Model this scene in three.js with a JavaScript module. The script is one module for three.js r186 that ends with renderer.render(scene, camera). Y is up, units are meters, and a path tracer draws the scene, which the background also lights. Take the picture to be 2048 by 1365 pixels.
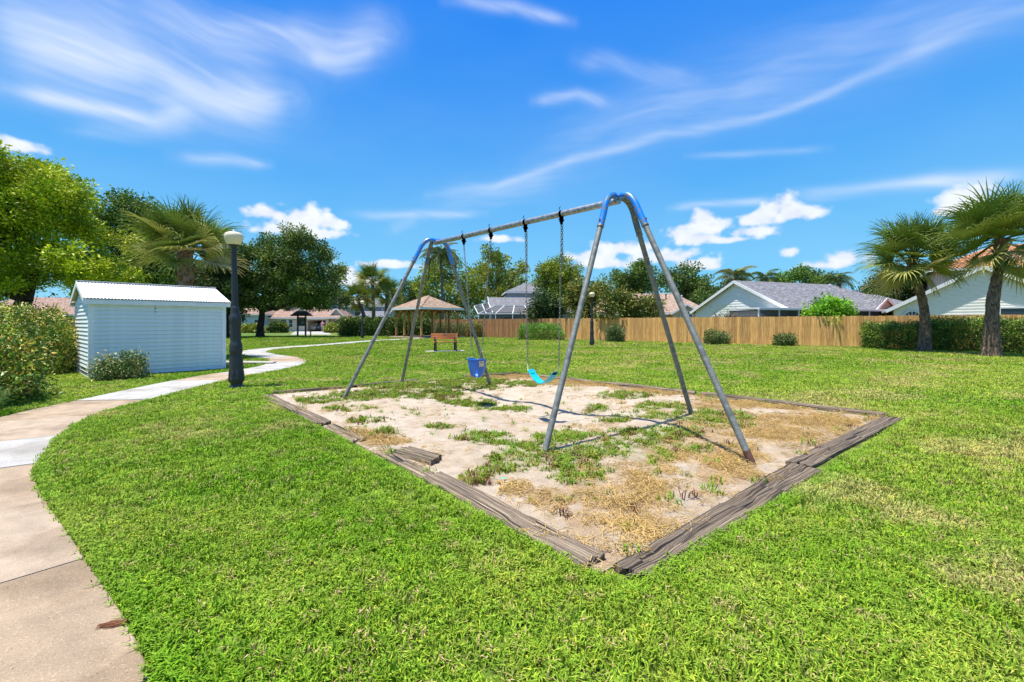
import * as THREE from 'three';
import { mergeGeometries } from 'three/addons/utils/BufferGeometryUtils.js';
import { MarchingCubes } from 'three/addons/objects/MarchingCubes.js';

// ---------------------------------------------------------------- camera, sky, sun, exposure
const EYE = 1.4, F = 915, CX = 1024, HY = 647;             // eye height (m), focal length and horizon in pixels of the 2048 x 1365 photograph
const scene = new THREE.Scene();
const camera = new THREE.PerspectiveCamera(2 * Math.atan(682.5 / F) * 180 / Math.PI, 2048 / 1365, 0.05, 1500);
camera.position.set(0, EYE, 0);
camera.lookAt(0, EYE, -10);
camera.setViewOffset(2048, 1365, 0, 682.5 - HY, 2048, 1365);
const renderer = new THREE.WebGLRenderer({ antialias: true });
renderer.toneMapping = THREE.LinearToneMapping;
const EXPOSURE = 2.3;
renderer.toneMappingExposure = EXPOSURE;
renderer.shadowMap.enabled = true;
const sun = new THREE.DirectionalLight(new THREE.Color(1, 0.95, 0.86), 3.7);
sun.position.set(-0.66 * 20, 3.0 * 20, 0.26 * 20 - 12);
sun.target.position.set(0, 0, -12);
sun.castShadow = true;
Object.assign(sun.shadow.camera, { left: -40, right: 40, top: 40, bottom: -40, near: 1, far: 200 });
sun.shadow.mapSize.set(4096, 4096);
sun.shadow.radius = 1.2;
scene.add(sun, sun.target);

// ---------------------------------------------------------------- random numbers and noise
let seedState = 12345;
function reseed(n) { seedState = n | 0; }
function rnd() { seedState = (seedState + 0x6d2b79f5) | 0; let t = Math.imul(seedState ^ (seedState >>> 15), 1 | seedState); t = (t + Math.imul(t ^ (t >>> 7), 61 | t)) ^ t; return ((t ^ (t >>> 14)) >>> 0) / 4294967296; }
const rr = (a, b) => a + (b - a) * rnd();
const pick = (a) => a[Math.floor(rnd() * a.length)];
const clamp = (x, a = 0, b = 1) => Math.min(b, Math.max(a, x));
const smooth = (a, b, x) => { const t = clamp((x - a) / (b - a)); return t * t * (3 - 2 * t); };
const mix = (a, b, t) => a + (b - a) * t;
const HT = new Float32Array(65536);
reseed(777); for (let i = 0; i < 65536; i++) HT[i] = rnd();
const h2 = (x, y) => HT[(Math.imul(x, 374761393) + Math.imul(y, 668265263) ^ Math.imul(x ^ (y << 7), 1274126177)) >>> 7 & 65535];
function vn(x, y, p = 0) {                                  // value noise 0..1; p: period in cells
  const ix = Math.floor(x), iy = Math.floor(y), fx = x - ix, fy = y - iy, s = fx * fx * (3 - 2 * fx), t = fy * fy * (3 - 2 * fy);
  const w = p ? (n) => ((n % p) + p) % p : (n) => n, x0 = w(ix), x1 = w(ix + 1), y0 = w(iy), y1 = w(iy + 1);
  return mix(mix(h2(x0, y0), h2(x1, y0), s), mix(h2(x0, y1), h2(x1, y1), s), t);
}
function fbm(x, y, o = 4, p = 0) { let s = 0, a = 0.5, n = 0; for (let i = 0; i < o; i++) { s += a * vn(x + i * 17, y + i * 31, p); n += a; a *= 0.5; x *= 2; y *= 2; p *= 2; } return s / n; }
function vn3(x, y, z) { const iz = Math.floor(z), f = z - iz, s = f * f * (3 - 2 * f); return mix(vn(x + iz * 57.3, y + iz * 91.7), vn(x + (iz + 1) * 57.3, y + (iz + 1) * 91.7), s); }

// ---------------------------------------------------------------- pixels of the photograph to places
const V = (x, y, Z) => new THREE.Vector3(x, y, -Z);
const groundAt = (px, py) => { const Z = F * EYE / (py - HY); return [(px - CX) / F * Z, Z]; };   // X and depth where the ray meets the ground
const atDepth = (px, py, Z) => V((px - CX) / F * Z, EYE + (HY - py) / F * Z, Z);

// ---------------------------------------------------------------- the sky: air, cirrus and cumulus by direction
function makeSky() {
  const SD = sun.position.clone().sub(sun.target.position).normalize(), W = 4096, H = 2048, data = new Float32Array(W * H * 4);
  const ae = (px, py) => { const x = (px - CX) / F, y = (HY - py) / F, l = Math.hypot(x, 1); return [Math.atan2(x, 1), Math.atan2(y, l)]; };
  const strokes = [];
  const stroke = (pts, width, op, seed) => { const q = pts.map(([a, b]) => ae(a, b)); strokes.push({ q, w: width / F * 0.8, op, seed }); };
  stroke([[-60, 70], [120, 105], [280, 125], [430, 180], [600, 190]], 62, 0.56, 1);
  stroke([[-40, 40], [160, 60], [300, 90]], 60, 0.4, 2);
  stroke([[10, 180], [150, 208], [300, 236], [400, 210]], 15, 0.6, 3);
  stroke([[280, 222], [380, 195], [470, 205], [600, 184]], 26, 0.36, 4);
  stroke([[130, 262], [260, 262], [390, 240]], 15, 0.26, 5);
  stroke([[230, -20], [330, 20], [440, 60], [560, 78], [680, 112], [790, 78]], 32, 0.46, 6);
  stroke([[560, 60], [680, 70], [800, 60]], 30, 0.3, 7);
  stroke([[620, 105], [690, 116], [760, 100]], 14, 0.4, 8);
  stroke([[330, 302], [430, 308], [530, 318]], 11, 0.3, 9);
  stroke([[840, 385], [1000, 372], [1150, 320], [1330, 262], [1520, 226], [1700, 155], [1880, 96], [2100, 15]], 10, 0.34, 10);
  stroke([[1080, 330], [1330, 215], [1600, 120], [1850, 45], [2080, -50]], 62, 0.22, 11);
  stroke([[860, 400], [1010, 385], [1130, 350]], 34, 0.24, 12);
  stroke([[1590, 388], [1720, 372], [1880, 356], [2080, 340]], 12, 0.55, 13);
  stroke([[1330, 412], [1460, 405], [1560, 398]], 8, 0.4, 14);
  stroke([[1150, 118], [1230, 128], [1400, 150]], 17, 0.3, 15);
  stroke([[1070, 202], [1160, 190], [1240, 205]], 12, 0.3, 16);
  stroke([[900, 10], [1020, 20], [1140, 40]], 12, 0.38, 17);
  stroke([[680, 424], [820, 424], [980, 432]], 9, 0.4, 18);
  stroke([[770, 455], [830, 430]], 14, 0.22, 19);
  stroke([[1370, 305], [1500, 300], [1680, 288]], 7, 0.2, 20);
  stroke([[1800, 100], [1960, 50], [2100, 10]], 30, 0.26, 21);
  const cumuli = [];
  const cumulus = (list, seed) => list.forEach(([px, py, rx, ry]) => { const [a, e] = ae(px, py); cumuli.push({ a, e, rx: rx / F * Math.cos(a) ** 1.2, ry: ry / F, seed }); });
  cumulus([[600, 438, 42, 24], [655, 447, 34, 14], [530, 425, 46, 11], [575, 462, 60, 12], [630, 468, 58, 10]], 1);
  cumulus([[1410, 438, 24, 24], [1425, 455, 34, 14], [1365, 470, 44, 20], [1400, 478, 50, 12], [1245, 497, 60, 15], [1170, 515, 44, 15], [1330, 515, 80, 12], [1390, 528, 50, 14], [1210, 528, 70, 10]], 2);
  cumulus([[1560, 414, 30, 20], [1595, 428, 46, 16], [1520, 440, 40, 16], [1500, 465, 50, 12], [1460, 480, 50, 6]], 3);
  cumulus([[1577, 505, 16, 9], [1692, 516, 44, 17], [1660, 530, 60, 10], [1425, 530, 24, 12], [1930, 400, 40, 18], [1905, 420, 40, 8]], 4);
  cumulus([[20, 290, 55, 9], [690, 545, 30, 20], [780, 530, 60, 8], [720, 565, 60, 10], [1000, 480, 40, 8]], 5);
  const away = [0, 1.95, -2.05, 3.1];                       // the same kind of sky all round
  const wrap = (a) => { while (a > Math.PI) a -= 2 * Math.PI; while (a < -Math.PI) a += 2 * Math.PI; return a; };
  for (let row = 0; row < H; row++) {
    const el = ((row + 0.5) / H - 0.5) * Math.PI;
    const t = clamp(el / 0.86), k = 1 - Math.pow(1 - t, 2.2);
    // clear-air colour as seen, from the horizon up
    let base = [mix(0.46, 0.006, Math.pow(k, 0.42)), mix(0.77, 0.215, Math.pow(k, 0.98)), mix(1.02, 0.9, k)];
    if (el < 0) base = [0.36, 0.42, 0.4];
    for (let col = 0; col < W; col++) {
      const i = (row * W + col) * 4;
      let c0 = base[0], c1 = base[1], c2 = base[2];
      if (el > -0.005) {
        const round = ((col + 0.5) / W - 0.5) * 2 * Math.PI;   // atan2(z, x)
        const azi = wrap(round + Math.PI / 2);                  // 0 straight ahead, positive to the right
        let ci = 0, cu = 0, cs = 0;
        for (let m = 0; m < 4; m++) {
          const a = wrap(azi - away[m]);
          if (Math.abs(a) > 1.0) continue;
          const wx = (fbm(a * 5 + 5, el * 5, 3) - 0.5) * 0.05, wy = (fbm(a * 5 + 55, el * 5 + 9, 3) - 0.5) * 0.035;
          const qa = a + wx, qe = el + wy;
          for (const s of strokes) {
            const q = s.q, reach = s.w * 3.2;
            let best = 9, bl = 0, run = 0, sg = 1;
            for (let j = 0; j + 1 < q.length; j++) {
              const ax = q[j][0], ay = q[j][1], bx = q[j + 1][0] - ax, by = q[j + 1][1] - ay, L2 = bx * bx + by * by, L = Math.sqrt(L2);
              const u = clamp(((qa - ax) * bx + (qe - ay) * by) / L2), d = Math.hypot(qa - ax - bx * u, qe - ay - by * u);
              if (d < best) { best = d; bl = run + u * L; sg = bx * (qe - ay) - by * (qa - ax) < 0 ? -1 : 1; }
              run += L;
            }
            if (best < reach) {
              const g = Math.exp(-((best / s.w) ** 2)), ends = smooth(0, 0.18, bl / run) * smooth(1, 0.8, bl / run) * 0.75 + 0.25;
              const sb = best * sg, n = fbm(bl * 9 + s.seed * 7 + sb * 14, sb * 34 + s.seed, 3), f2 = fbm(bl * 15 + s.seed * 3 + sb * 22, sb * 120 + bl * 22 + s.seed * 9, 4);
              ci = 1 - (1 - ci) * (1 - clamp(s.op * g * ends * (0.3 + 1.1 * n) * (0.5 + 0.95 * f2), 0, 0.9));
            }
          }
          if (el < 0.45) for (const b of cumuli) {
            const dx = (a - b.a) / b.rx, dy = (el - b.e) / b.ry;
            if (Math.abs(dx) > 1.9 || Math.abs(dy) > 1.9) continue;
            const n = fbm(a * 34 + b.seed * 5, el * 46, 6), r = Math.sqrt(dx * dx + (dy < 0 ? dy * dy * 1.7 : dy * dy));
            const d = 1.3 - r + (n - 0.5) * 2.0, al = smooth(0.0, 0.75, d) * 0.95;
            if (al > 0) { const lit = clamp(0.82 + (n - 0.5) * 0.9, 0.4, 1); cs = mix(cs, lit, al / (al + cu * (1 - al) + 1e-6)); cu = 1 - (1 - cu) * (1 - al); }
          }
        }
        const veil = 0.08 * fbm(azi * 5, el * 14, 3) * smooth(0.9, 0.1, el);
        ci = clamp(ci + veil * (1 - ci), 0, 0.9);
        c0 = mix(c0, 0.80, ci); c1 = mix(c1, 0.90, ci); c2 = mix(c2, 1.06, ci);
        if (cu > 0) { const b = mix(0.62, 1.06, cs); cu *= 0.93; c0 = mix(c0, b * 0.965, cu); c1 = mix(c1, b * 0.99, cu); c2 = mix(c2, mix(0.92, 1.06, cs), cu); }
      }
      if (el > 0) { const az2 = ((col + 0.5) / W - 0.5) * 2 * Math.PI, cosS = (Math.cos(az2) * Math.cos(el) * SD.x + Math.sin(el) * SD.y + Math.sin(az2) * Math.cos(el) * SD.z), th = Math.acos(clamp(cosS, -1, 1)), au = 2.6 * Math.exp(-th / 0.13) + 0.5 * Math.exp(-th / 0.25); c0 += au; c1 += au; c2 += au * 0.9; }   // bright air round the unseen sun, added as white fill for shaded sides
      data[i] = c0 / EXPOSURE; data[i + 1] = c1 / EXPOSURE; data[i + 2] = c2 / EXPOSURE; data[i + 3] = 1;
    }
  }
  const t = new THREE.DataTexture(data, W, H, THREE.RGBAFormat, THREE.FloatType);
  t.mapping = THREE.EquirectangularReflectionMapping; t.magFilter = THREE.LinearFilter; t.needsUpdate = true;
  return t;
}
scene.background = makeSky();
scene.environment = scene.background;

// ---------------------------------------------------------------- textures (tone and grain only)
function tex(n, fn, srgb = true, m = n) {
  const d = new Uint8Array(n * m * 4);
  for (let y = 0; y < m; y++) for (let x = 0; x < n; x++) { const c = fn(x / n, y / m, x, y), i = (y * n + x) * 4; if (typeof c === 'number') { d[i] = d[i + 1] = d[i + 2] = clamp(c) * 255; } else { d[i] = clamp(c[0]) * 255; d[i + 1] = clamp(c[1]) * 255; d[i + 2] = clamp(c[2]) * 255; } d[i + 3] = 255; }
  const t = new THREE.DataTexture(d, n, m); t.wrapS = t.wrapT = THREE.RepeatWrapping; t.magFilter = THREE.LinearFilter; t.minFilter = THREE.LinearMipmapLinearFilter; t.generateMipmaps = true;
  if (srgb) t.colorSpace = THREE.SRGBColorSpace; t.needsUpdate = true; return t;
}
const rep = (t, u, v = u) => { const c = t.clone(); c.repeat.set(u, v); c.needsUpdate = true; return c; };
reseed(4242);
const T = {
  concrete: tex(1024, (u, v, x, y) => { const n = fbm(u * 8, v * 8, 5, 8), f = h2(x, y), g = vn(u * 256, v * 256, 256); const st = smooth(0.52, 0.68, fbm(u * 3 + 4, v * 3, 5, 3)) * 0.085, kk = 0.78 - st + (n - 0.5) * 0.16 + (f - 0.5) * 0.2 + (g > 0.84 ? 0.12 : g < 0.12 ? -0.16 : 0); return [kk, kk - st * 0.12, kk - st * 0.3]; }),
  sand: tex(1024, (u, v, x, y) => { const n = fbm(u * 10, v * 10, 5, 10), f = h2(x + 7, y), g = vn(u * 200, v * 200, 200); const k = 0.86 + (n - 0.5) * 0.2 + (f - 0.5) * 0.20 + (g < 0.12 ? -0.25 : 0) + (vn(u * 60, v * 60, 60) < 0.1 ? -0.14 : 0); return [k, k * 0.985, k * 0.965]; }),
  soil: tex(1024, (u, v, x, y) => { const n = fbm(u * 12, v * 12, 5, 12), f = h2(x, y + 3), g = fbm(u * 90, v * 90, 3, 90); const k = 0.62 + (n - 0.5) * 0.5 + (f - 0.5) * 0.3; return [k * mix(0.9, 1.15, g), k, k * mix(0.7, 0.95, g)]; }),
  grain: tex(512, (u, v, x, y) => { const n = fbm(u * 3, v * 60, 4, 0), w = fbm(u * 2, v * 14 + fbm(u * 3, v * 4, 3) * 2, 4); const k = 0.78 + (n - 0.5) * 0.75 + (w - 0.5) * 0.5 + (h2(x, y) - 0.5) * 0.12; return k; }),
  old_wood: tex(1024, (u, v, x, y) => { const w = fbm(u * 3, v * 6, 3, 0), n = fbm(u * 4 + 3, v * 80 + w * 2.2, 4), c = fbm(u * 2, v * 42 + w * 1.2, 3); const crack = smooth(0.4, 0.3, c), k = 0.74 + (n - 0.5) * 0.95 + (h2(x, y) - 0.5) * 0.14 - crack * 0.5; return [k, k * 0.95, k * 0.88]; }),
  fence: tex(512, (u, v, x, y) => { const n = fbm(u * 40, v * 2.4, 4), w = fbm(u * 12, v * 1.2, 4), s = fbm(u * 5, v * 5, 4, 5); const k = 0.87 + (n - 0.5) * 0.55 + (w - 0.5) * 0.4 + (s - 0.5) * 0.2; return [k, k * mix(0.92, 1.0, s), k * mix(0.8, 0.98, s)]; }),
  shingle: tex(512, (u, v, x, y) => { const row = Math.floor(v * 16), cu = u * 12 + (row % 2) * 0.5, tab = Math.floor(cu), e = v * 16 - row; const k = 0.82 + (h2(((tab % 12) + 12) % 12 + 5, row) - 0.5) * 0.30 + (h2(x, y) - 0.5) * 0.28; return k * (e < 0.1 ? 0.72 : 1); }),
  bark: tex(512, (u, v, x, y) => { const n = fbm(u * 16, v * 4, 4), m = fbm(u * 30, v * 9, 4); return 0.74 + (n - 0.5) * 0.9 + (m - 0.5) * 0.6 + (h2(x, y) - 0.5) * 0.15; }),
  galv: tex(512, (u, v, x, y) => { const n = fbm(u * 14, v * 14, 4, 14), g = vn(u * 50, v * 50, 50); return 0.76 + (n - 0.5) * 0.4 + (g - 0.5) * 0.12 + (h2(x, y) - 0.5) * 0.05; }),
  chipped: tex(1024, (u, v, x, y) => { const n = fbm(u * 20, v * 20, 5, 20), m = fbm(u * 5 + 2, v * 5, 3, 5); const chip = smooth(0.605, 0.635, n * 0.68 + m * 0.42); const s = (h2(x, y) - 0.5) * 0.04; return [mix(0.03 + s, 0.44, chip), mix(0.47 + s, 0.44, chip), mix(0.86 + s, 0.40, chip)]; }),
  worn: tex(1024, (u, v, x, y) => { const n = fbm(u * 22, v * 22, 5, 22), m = fbm(u * 5, v * 5, 3, 5); const chip = smooth(0.52, 0.57, n * 0.62 + m * 0.46); const s = (h2(x, y) - 0.5) * 0.06, r = fbm(u * 40, v * 40, 3, 40); return [mix(0.08 + s, 0.50 * r + 0.18, chip), mix(0.30 + s, 0.46 * r + 0.18, chip), mix(0.52 + s, 0.34 * r + 0.16, chip)]; }),
  stucco: tex(512, (u, v, x, y) => 0.93 + (fbm(u * 30, v * 30, 4, 30) - 0.5) * 0.2 + (h2(x, y) - 0.5) * 0.06),
  paint: tex(512, (u, v, x, y) => 0.96 + (fbm(u * 4, v * 10, 5, 0) - 0.5) * 0.09 + (fbm(u * 24, v * 24, 3, 24) - 0.5) * 0.06),
  brick: tex(512, (u, v, x, y) => { const row = Math.floor(v * 24), cu = u * 8 + (row % 2) * 0.5, f = cu - Math.floor(cu), e = v * 24 - row, k = 0.7 + (h2(Math.floor(cu) % 8, row) - 0.5) * 0.35; return e < 0.16 || f < 0.05 ? [0.78, 0.76, 0.72] : [k, k * 0.9, k * 0.8]; }),
  leaf: tex(64, (u, v, x, y) => 0.86 + (vn(u * 8, v * 8, 8) - 0.5) * 0.25),
};
const mat = (r, g, b, o = {}) => { const m = new THREE.MeshStandardMaterial({ roughness: 0.8, ...o }); m.color.setRGB(r, g, b); return m; };
const phys = (r, g, b, o = {}) => { const m = new THREE.MeshPhysicalMaterial({ roughness: 0.6, ...o }); m.color.setRGB(r, g, b); return m; };
const leafMat = (r, g, b, o = {}) => phys(r, g, b, { roughness: 0.62, transmission: 0.32, thickness: 0, side: THREE.DoubleSide, specularIntensity: 0.3, ...o });

// ---------------------------------------------------------------- helpers for things, parts and geometries
const taken = {};
const numbered = (n) => { const k = taken[n] = (taken[n] ?? -1) + 1; return k ? n + '_' + String(k).padStart(3, '0') : n; };
function tag(o, label, category, group, kind) { if (label) o.userData.label = label; if (category) o.userData.category = category; if (group) o.userData.group = group; if (kind) o.userData.kind = kind; return o; }
function thing(name, label, category, p = new THREE.Vector3(), turn = 0, group) { const o = new THREE.Group(); o.name = numbered(name); o.position.copy(p); o.rotation.y = turn; scene.add(o); return tag(o, label, category, group); }
function part(parent, name, geo, m, label) { const o = new THREE.Mesh(geo, m); o.name = parent === scene ? numbered(name) : name; o.castShadow = o.receiveShadow = true; parent.add(o); if (label) o.userData.label = label; return o; }
function struct(name, geo, m, label, category) { const o = part(scene, name, geo, m); return tag(o, label, category, null, 'structure'); }
function clean(g) { g = g.index ? g.toNonIndexed() : g; for (const k of Object.keys(g.attributes)) if (!['position', 'normal', 'uv'].includes(k)) g.deleteAttribute(k); if (!g.attributes.uv) g.setAttribute('uv', new THREE.BufferAttribute(new Float32Array(g.attributes.position.count * 2), 2)); if (!g.attributes.normal) g.computeVertexNormals(); return g; }
const merge = (list) => mergeGeometries(list.map(clean), false);
const M4 = (x, y, z, ry = 0, rx = 0, rz = 0, s = 1) => new THREE.Matrix4().compose(new THREE.Vector3(x, y, z), new THREE.Quaternion().setFromEuler(new THREE.Euler(rx, ry, rz, 'YXZ')), Array.isArray(s) ? new THREE.Vector3(...s) : new THREE.Vector3(s, s, s));
function box(w, h, d, x = 0, y = 0, z = 0, ry = 0, rx = 0, rz = 0) {   // centred box, uv in metres
  const g = new THREE.BoxGeometry(w, h, d), u = g.attributes.uv, n = g.attributes.normal;
  for (let i = 0; i < u.count; i++) { const ax = Math.abs(n.getX(i)) > 0.5, ay = Math.abs(n.getY(i)) > 0.5; u.setXY(i, u.getX(i) * (ax ? d : w), u.getY(i) * (ay ? d : h)); }
  return g.applyMatrix4(M4(x, y, z, ry, rx, rz));
}
function bar(a, b, w, h, up = new THREE.Vector3(0, 1, 0)) {            // box from a to b, w across, h along up; uv.x runs along it
  const d = b.clone().sub(a), L = d.length(), x = d.clone().normalize(), z = x.clone().cross(up).normalize(), y = z.clone().cross(x);
  return box(L, h, w).applyMatrix4(new THREE.Matrix4().makeBasis(x, y, z).setPosition(a.clone().add(b).multiplyScalar(0.5)));
}
function tube(pts, radii, seg = 10, caps = true) {                     // tapered tube through points
  const n = pts.length, pos = [], uv = [], idx = [];
  let up = new THREE.Vector3(0, 0, 1), len = 0;
  for (let i = 0; i < n; i++) {
    const t = pts[Math.min(n - 1, i + 1)].clone().sub(pts[Math.max(0, i - 1)]).normalize();
    if (Math.abs(t.dot(up)) > 0.95) up = new THREE.Vector3(1, 0, 0.1).normalize();
    const a = t.clone().cross(up).normalize(), b = a.clone().cross(t).normalize(); up = b;
    const r = Array.isArray(radii) ? radii[i] : radii;
    if (i) len += pts[i].distanceTo(pts[i - 1]);
    for (let j = 0; j <= seg; j++) { const an = j / seg * Math.PI * 2, c = Math.cos(an) * r, s = Math.sin(an) * r; pos.push(pts[i].x + a.x * c + b.x * s, pts[i].y + a.y * c + b.y * s, pts[i].z + a.z * c + b.z * s); uv.push(j / seg * Math.max(0.1, 6.28 * r), len); }
  }
  for (let i = 0; i + 1 < n; i++) for (let j = 0; j < seg; j++) { const p = i * (seg + 1) + j, q = p + seg + 1; idx.push(p, p + 1, q, p + 1, q + 1, q); }
  const g = new THREE.BufferGeometry(); g.setAttribute('position', new THREE.Float32BufferAttribute(pos, 3)); g.setAttribute('uv', new THREE.Float32BufferAttribute(uv, 2)); g.setIndex(idx); g.computeVertexNormals();
  if (!caps) return g;
  const disc = (k, flip) => { const c = pts[k], q = []; for (let j = 0; j < seg; j++) { const o = (k * (seg + 1) + j) * 3, o2 = o + 3; const A = [pos[o], pos[o + 1], pos[o + 2]], B = [pos[o2], pos[o2 + 1], pos[o2 + 2]]; q.push(c.x, c.y, c.z, ...(flip ? B : A), ...(flip ? A : B)); } const d = new THREE.BufferGeometry(); d.setAttribute('position', new THREE.Float32BufferAttribute(q, 3)); d.computeVertexNormals(); return clean(d); };
  return merge([g, disc(0, true), disc(n - 1, false)]);
}
const curve = (pts, n) => new THREE.CatmullRomCurve3(pts, false, 'centripetal').getPoints(n);
function polygon(pts, uvs) {                                           // convex flat polygon (3D points), uv in metres in its own plane
  const o = pts[0], e = pts[1].clone().sub(o).normalize(), nn = e.clone().cross(pts[pts.length - 1].clone().sub(o)).normalize(), f = nn.clone().cross(e), pos = [], uv = [];
  for (let i = 1; i + 1 < pts.length; i++) for (const p of [o, pts[i], pts[i + 1]]) { pos.push(p.x, p.y, p.z); const d = p.clone().sub(o); uv.push(d.dot(e), d.dot(f)); }
  const g = new THREE.BufferGeometry(); g.setAttribute('position', new THREE.Float32BufferAttribute(pos, 3)); g.setAttribute('uv', new THREE.Float32BufferAttribute(uv, 2)); g.computeVertexNormals(); return g;
}
function slab(pts, t) {                                                // the polygon with thickness t against its normal
  const a = pts[1].clone().sub(pts[0]), n = a.cross(pts[pts.length - 1].clone().sub(pts[0])).normalize().multiplyScalar(-t), low = pts.map((p) => p.clone().add(n)), g = [polygon(pts), polygon(low.slice().reverse())];
  pts.forEach((p, i) => { const j = (i + 1) % pts.length; g.push(polygon([p, low[i], low[j], pts[j]])); });
  return merge(g);
}
function extrude(pts2, depth) { const s = new THREE.Shape(pts2.map(([x, y]) => new THREE.Vector2(x, y))); return clean(new THREE.ExtrudeGeometry(s, { depth, bevelEnabled: false })); }
function instanced(parent, name, geo, m, list, label, category) {      // list of [Matrix4, Color]
  const o = new THREE.InstancedMesh(geo, m, list.length); o.name = parent === scene ? numbered(name) : name;
  list.forEach(([mm, c], i) => { o.setMatrixAt(i, mm); if (c) o.setColorAt(i, c); });
  o.castShadow = o.receiveShadow = true; o.userData.kind = 'stuff'; if (label) tag(o, label, category); parent.add(o); return o;
}
// ---------------------------------------------------------------- where things lie on the ground (X to the right, Z depth ahead)
const pitF = groundAt(1200, 1150), pitR = groundAt(1778, 838), pitB = groundAt(1042, 750), pitL = groundAt(530, 791);
const pitPoly = [pitF, pitR, pitB, pitL];
const pitOuter = (() => { const out = (p, q, w) => { const d = [q[0] - p[0], q[1] - p[1]], l = Math.hypot(...d); return [d[1] / l * w, -d[0] / l * w]; }, n = out(pitF, pitR, 0.26), m = out(pitL, pitF, 0.11); return [[pitF[0] + m[0] * 0.6 - n[0] * 0.1, pitF[1] + m[1] * 0.6 - n[1] * 0.1], [pitF[0] + n[0] * 1.05, pitF[1] + n[1] * 0.75], [pitR[0] + n[0], pitR[1] + n[1]], pitB, [pitL[0] + m[0], pitL[1] + m[1]]]; })();   // with the timbers
const inPoly = (p, x, z) => { let c = false; for (let i = 0, j = p.length - 1; i < p.length; j = i++) if ((p[i][1] > z) !== (p[j][1] > z) && x < (p[j][0] - p[i][0]) * (z - p[i][1]) / (p[j][1] - p[i][1]) + p[i][0]) c = !c; return c; };
const edgeDist = (p, x, z) => { let d = 9e9; for (let i = 0; i < p.length; i++) { const a = p[i], b = p[(i + 1) % p.length], bx = b[0] - a[0], bz = b[1] - a[1], u = clamp(((x - a[0]) * bx + (z - a[1]) * bz) / (bx * bx + bz * bz)); d = Math.min(d, Math.hypot(x - a[0] - bx * u, z - a[1] - bz * u)); } return d; };

// the footpath: its right-hand edge as a curve, slabs laid along it
const pathPts = [[-0.55, 0.75], [-1.41, 1.78], [-2.62, 2.77], [-3.68, 3.6], [-4.5, 4.3], [-5.05, 4.95], [-5.62, 5.7], [-6.15, 6.55], [-6.46, 7.4], [-6.62, 8.6], [-6.86, 10.2], [-7.0, 11.8], [-6.88, 13.3], [-6.95, 14.9], [-7.5, 16.7], [-8.7, 18.6], [-10.6, 20.5], [-12.0, 22.4], [-12.55, 24.6], [-12.2, 26.9], [-11.4, 30.0], [-10.9, 34.0], [-10.2, 37.2], [-8.9, 39.6], [-7.6, 40.6]];
const pathCurve = new THREE.CatmullRomCurve3(pathPts.map(([x, z]) => V(x, 0, z)), false, 'centripetal');
const PW = 1.22, pathSamples = pathCurve.getSpacedPoints(500);
const pathNormal = (i) => { const a = pathSamples[Math.max(0, i - 1)], b = pathSamples[Math.min(500, i + 1)], t = b.clone().sub(a).normalize(); return new THREE.Vector3(t.z, 0, -t.x); };   // to the left of the walk
const pathMid = pathSamples.map((p, i) => { const n = pathNormal(i); return [p.x + n.x * PW / 2, -(p.z + n.z * PW / 2)]; });
const pathDist = (x, z) => { let d = 9e9; for (let i = 0; i < pathMid.length; i += 2) { const q = pathMid[i], e = (q[0] - x) ** 2 + (q[1] - z) ** 2; if (e < d) d = e; } return Math.sqrt(d); };
const branchWalk = [[-8.15, 15.55], [-8.3, 16.1], [-11.4, 16.4], [-11.4, 15.85]];
// the shed's plan
const shedO = [-10.77, 11.65], shedD = [0.66, 0.7513], shedL = 3.05, shedW = 2.8, shedTurn = Math.atan2(shedD[1], shedD[0]);
const shedPoly = [[shedO[0], shedO[1]], [shedO[0] + shedD[0] * shedL, shedO[1] + shedD[1] * shedL], [shedO[0] + shedD[0] * shedL - shedD[1] * shedW, shedO[1] + shedD[1] * shedL + shedD[0] * shedW], [shedO[0] - shedD[1] * shedW, shedO[1] + shedD[0] * shedW]];
const gazC = [-8.3, 41.3], gazU = [0.7, 0.714], gazV = [-0.714, 0.7], gazS = 5.1;
const gazAt = (u, v) => [gazC[0] + gazU[0] * u + gazV[0] * v, gazC[1] + gazU[1] * u + gazV[1] * v];
const gazPoly = [gazAt(0, 0), gazAt(gazS, 0), gazAt(gazS, gazS), gazAt(0, gazS)];
const drivePoly = [groundAt(590, 663.6), groundAt(652, 663.6), groundAt(664, 670), groundAt(580, 670)];
const benchAt = groundAt(890, 703.5);
const fenceA = [-10.2, 52.2], fenceB = [27.0, 21.1];
const fenceDir = (() => { const dx = fenceB[0] - fenceA[0], dz = fenceB[1] - fenceA[1], l = Math.hypot(dx, dz); return [dx / l, dz / l, l]; })();
const fenceAt = (px) => { const k = (px - CX) / F, s = (k * fenceA[1] - fenceA[0]) / (fenceDir[0] - k * fenceDir[1]); return [fenceA[0] + fenceDir[0] * s, fenceA[1] + fenceDir[1] * s]; };

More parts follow.
